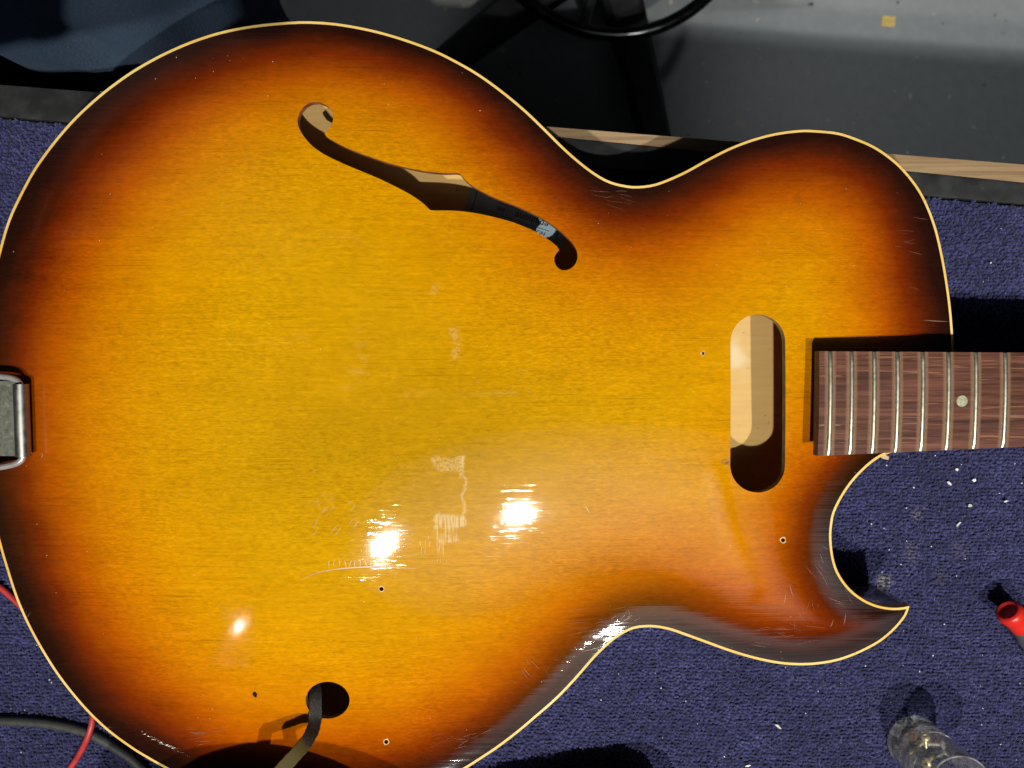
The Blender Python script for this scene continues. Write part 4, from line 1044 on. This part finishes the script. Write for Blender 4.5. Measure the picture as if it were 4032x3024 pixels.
v, f = lathe([(0.02, 0.06), (0.036, 0.06), (0.036, 0.12), (0.027, 0.13), (0.027, 0.30), (0.018, 0.302), (0.018, 0.50), (0.09, 0.505), (0.09, 0.515), (0.01, 0.516)], 40, (sx_, sy_, ZF)); link('column', sharp(mesh_from('column', v, f), 40), MAT_PLA, stool)
v, f = lathe([(0.05, 0.5165), (0.165, 0.5165), (0.178, 0.53), (0.180, 0.56), (0.170, 0.585), (0.10, 0.596), (0.01, 0.597)], 56, (sx_, sy_, ZF)); link('seat', sharp(mesh_from('seat', v, f), 50), MAT_PLA, stool)

# person standing at the far side of the bench; only one jeans leg comes into the picture
PX, PY = -0.373, 0.297
person = thing('person', 'person in blue jeans standing behind the bench, one thigh showing at the upper left', 'person', (PX, PY, ZF))
def denim():
    m = M('blue_denim'); tw = m.noise(1, 900, 900, 260, detail=2, rot=0.7); b = m.noise(14, detail=3); fine = m.noise(1300, detail=2)
    c = m.mix(b, (0.042, 0.072, 0.125), (0.074, 0.110, 0.172)); k = m.math('ADD', 0.6, m.math('MULTIPLY', m.math('ADD', tw, fine), 0.42)); kc = m.n('ShaderNodeCombineColor')
    for i in range(3): m.put(kc.inputs[i], k)
    return m.set(base=m.mix(1.0, c, kc.outputs[0], 'MULTIPLY'), rough=0.9, spec=0.1, normal=m.bump(tw, 0.6, 0.0008)).m
MAT_DENIM = denim(); MAT_JUMPER = plain('black_knit', (0.015, 0.015, 0.017), 0.85, 0.3, 200).m
MAT_SKIN = plain('skin', (0.50, 0.30, 0.21), 0.5, 0.06, 40, spec=0.4).m; MAT_HAIR = plain('dark_brown_hair', (0.03, 0.018, 0.011), 0.5, 0.3, 300).m; MAT_SHOE = plain('black_shoe_leather', (0.015, 0.014, 0.013), 0.4, 0.3, 80).m
def loft(rings, seg):
    f = [(i * seg + k, i * seg + (k + 1) % seg, (i + 1) * seg + (k + 1) % seg, (i + 1) * seg + k) for i in range(len(rings) - 1) for k in range(seg)]
    f += [tuple(range(seg - 1, -1, -1)), tuple((len(rings) - 1) * seg + k for k in range(seg))]
    return [p for r in rings for p in r], f
def jean_leg(sg):
    seg = 72; rings = []
    for z in np.linspace(0.05, 0.86, 80):
        t = z / 0.86; cx_ = PX + sg * (0.088 + 0.004 * (1 - t)); cy_ = PY - 0.004 + 0.02 * (1 - t)
        rx = 0.062 + 0.030 * t ** 1.3 + 0.004 * math.exp(-((z - 0.48) / 0.07) ** 2); ry = rx * (1.05 + 0.08 * t)
        row = []
        for k in range(seg):
            a = 2 * math.pi * k / seg
            # tension folds running from the hip across the thigh
            ph = 3.0 * a + 9 * z; w = 0.0035 * math.sin(ph + 2.2 * math.sin(11 * z + sg)) * (0.4 + t) + 0.0026 * math.sin(7 * a - 24 * z) + 0.0045 * math.exp(-((((a - 4.9 + 0.9 * (z - 0.6)) + math.pi) % (2 * math.pi) - math.pi) / 0.10) ** 2)
            w -= 0.006 * math.exp(-((((a - 5.12 + 1.2 * (z - 0.6)) + math.pi) % (2 * math.pi) - math.pi) / 0.09) ** 2) * t
            row.append((cx_ + (rx + w) * math.cos(a), cy_ + (ry + w) * math.sin(a), ZF + z))
        rings.append(row)
    return rings, seg
jv = []; jf = []
for sg in (-1, 1):
    r_, sgm = jean_leg(sg); v, f = loft(r_, sgm); b = len(jv); jv += v; jf += [tuple(b + i for i in q) for q in f]
rings = []
for z, rx, ry in ((0.83, 0.150, 0.105), (0.87, 0.178, 0.118), (0.92, 0.180, 0.120), (0.98, 0.165, 0.110), (1.02, 0.155, 0.104)):
    rings.append([(PX + rx * math.cos(a), PY + ry * math.sin(a), ZF + z) for a in np.linspace(0, 2 * math.pi, 49)[:-1]])
v, f = loft(rings, 48); b = len(jv); jv += v; jf += [tuple(b + i for i in q) for q in f]
link('jeans', mesh_from('jeans', jv, jf), MAT_DENIM, person)
rings = []
for z, rx, ry, yo in ((0.855, 0.184, 0.124, 0), (0.93, 0.188, 0.128, 0), (1.05, 0.170, 0.115, 0), (1.18, 0.170, 0.115, 0), (1.32, 0.185, 0.118, -0.005), (1.41, 0.175, 0.105, -0.005), (1.46, 0.105, 0.080, -0.005), (1.49, 0.062, 0.060, -0.005)):
    rings.append([(PX + rx * math.cos(a), PY + yo + ry * math.sin(a), ZF + z) for a in np.linspace(0, 2 * math.pi, 41)[:-1]])
jv, jf = loft(rings, 40)
ARM = {-1: [(-0.165, 0, 1.40), (-0.250, -0.06, 1.20), (-0.190, -0.190, 0.975), (0.020, -0.220, 1.005), (0.198, -0.232, 1.050)],  # unseen forearm, posed to shade the thigh and the bench corner
       1: [(0.165, 0, 1.40), (0.235, 0.01, 1.31), (0.285, -0.06, 1.245), (0.37, -0.16, 1.25), (0.475, -0.262, 1.250)]}
for sg in (-1, 1):
    p = catmull([(PX + a_[0], PY + a_[1], ZF + a_[2]) for a_ in ARM[sg]], 6)
    v, f = tube(p, np.linspace(0.055, 0.033, len(p)), 20); b = len(jv); jv += v; jf += [tuple(b + i for i in q) for q in f]
link('jumper', mesh_from('jumper', jv, jf), MAT_JUMPER, person)
# head, neck, hands and feet as one skinned body inside the clothes
bmv = []; bme = []; bmr = []
def J(p, r, par=None):
    bmv.append((PX + p[0], PY + p[1], ZF + p[2])); bmr.append(r)
    if par is not None: bme.append((par, len(bmv) - 1))
    return len(bmv) - 1
pel = J((0, 0, 0.93), (0.11, 0.08)); ch = J((0, 0, 1.25), (0.12, 0.08), pel); nk = J((0, 0, 1.46), (0.055, 0.055), ch); hd0 = J((0, -0.015, 1.55), (0.062, 0.075), nk); hd1 = J((0, -0.015, 1.65), (0.075, 0.092), hd0); J((0, -0.01, 1.73), (0.05, 0.06), hd1)
for sg in (-1, 1):
    h = J((sg * 0.088, 0, 0.83), (0.07, 0.07), pel); kn = J((sg * 0.09, 0.0, 0.46), (0.05, 0.05), h); an = J((sg * 0.092, 0.02, 0.09), (0.036, 0.036), kn); J((sg * 0.1, -0.10, 0.04), (0.036, 0.028), an)
    s_ = J((sg * 0.16, 0, 1.39), (0.045, 0.045), ch); el = J(ARM[sg][2], (0.034, 0.034), s_); wr = J(ARM[sg][4], (0.024, 0.024), el)
    w0 = np.array(ARM[sg][4]); hd = np.array((0.50, -0.20, 0.84) if sg < 0 else (-1.0, 0.0, 0.10)); hd /= np.linalg.norm(hd)
    pm = J(w0 + hd * 0.052, (0.030, 0.016), wr)
    for dy, L in ((-0.030, 0.058), (-0.012, 0.066), (0.007, 0.062), (0.024, 0.050)):
        k1 = J(w0 + hd * 0.088 + np.array((0, dy, 0)), (0.009, 0.009), pm); J(w0 + hd * (0.088 + L * 0.55) + np.array((0, dy, 0.004)), (0.0075, 0.0075), k1)
    t1 = J(w0 + hd * 0.060 + np.array((0, -0.050, 0)), (0.010, 0.010), pm); J(w0 + hd * 0.088 + np.array((0, -0.060, 0.002)), (0.008, 0.008), t1)
bmesh_ = bpy.data.meshes.new('body'); bmesh_.from_pydata(bmv, bme, []); bo = bpy.data.objects.new('body_tmp', bmesh_); COL.objects.link(bo)
sk = bo.modifiers.new('skin', 'SKIN'); ss = bo.modifiers.new('sub', 'SUBSURF'); ss.levels = 1; ss.render_levels = 1
for i, r in enumerate(bmr): bmesh_.skin_vertices[0].data[i].radius = r
bmesh_.skin_vertices[0].data[0].use_root = True
me = bpy.data.meshes.new_from_object(bo.evaluated_get(bpy.context.evaluated_depsgraph_get())); bpy.data.objects.remove(bo)
me.name = 'body'; me.polygons.foreach_set('use_smooth', [True] * len(me.polygons)); link('body', me, MAT_SKIN, person)
v, f = lathe([(0.01, 0.115), (0.05, 0.108), (0.082, 0.08), (0.094, 0.04), (0.094, 0.0), (0.086, -0.03), (0.05, -0.035)], 32, (PX, PY + 0.012, ZF + 1.66)); link('hair', mesh_from('hair', v, f), MAT_HAIR, person)
for sg in (-1, 1):
    rings = []
    for z, w, l0, l1 in ((0.001, 0.046, -0.185, 0.075), (0.03, 0.050, -0.190, 0.080), (0.06, 0.044, -0.150, 0.078), (0.085, 0.042, -0.06, 0.075)):
        rings.append([(PX + sg * 0.10 + w * math.cos(a), PY + (l0 + l1) / 2 + (l1 - l0) / 2 * math.sin(a), ZF + z) for a in np.linspace(0, 2 * math.pi, 33)[:-1]])
    v, f = loft(rings, 32); link('shoe', sharp(mesh_from('shoe', v, f), 50), MAT_SHOE, person)

# the phone the picture is taken with, in the person's hands above the lens point
v, f = box_v(-0.076, 0.074, -0.024, 0.050, 0.4150, 0.4230)
tag(link('phone', bevel(mesh_from('phone', v, f), 0.003), MAT_PLA), 'black phone held flat above the guitar by the person', 'phone')
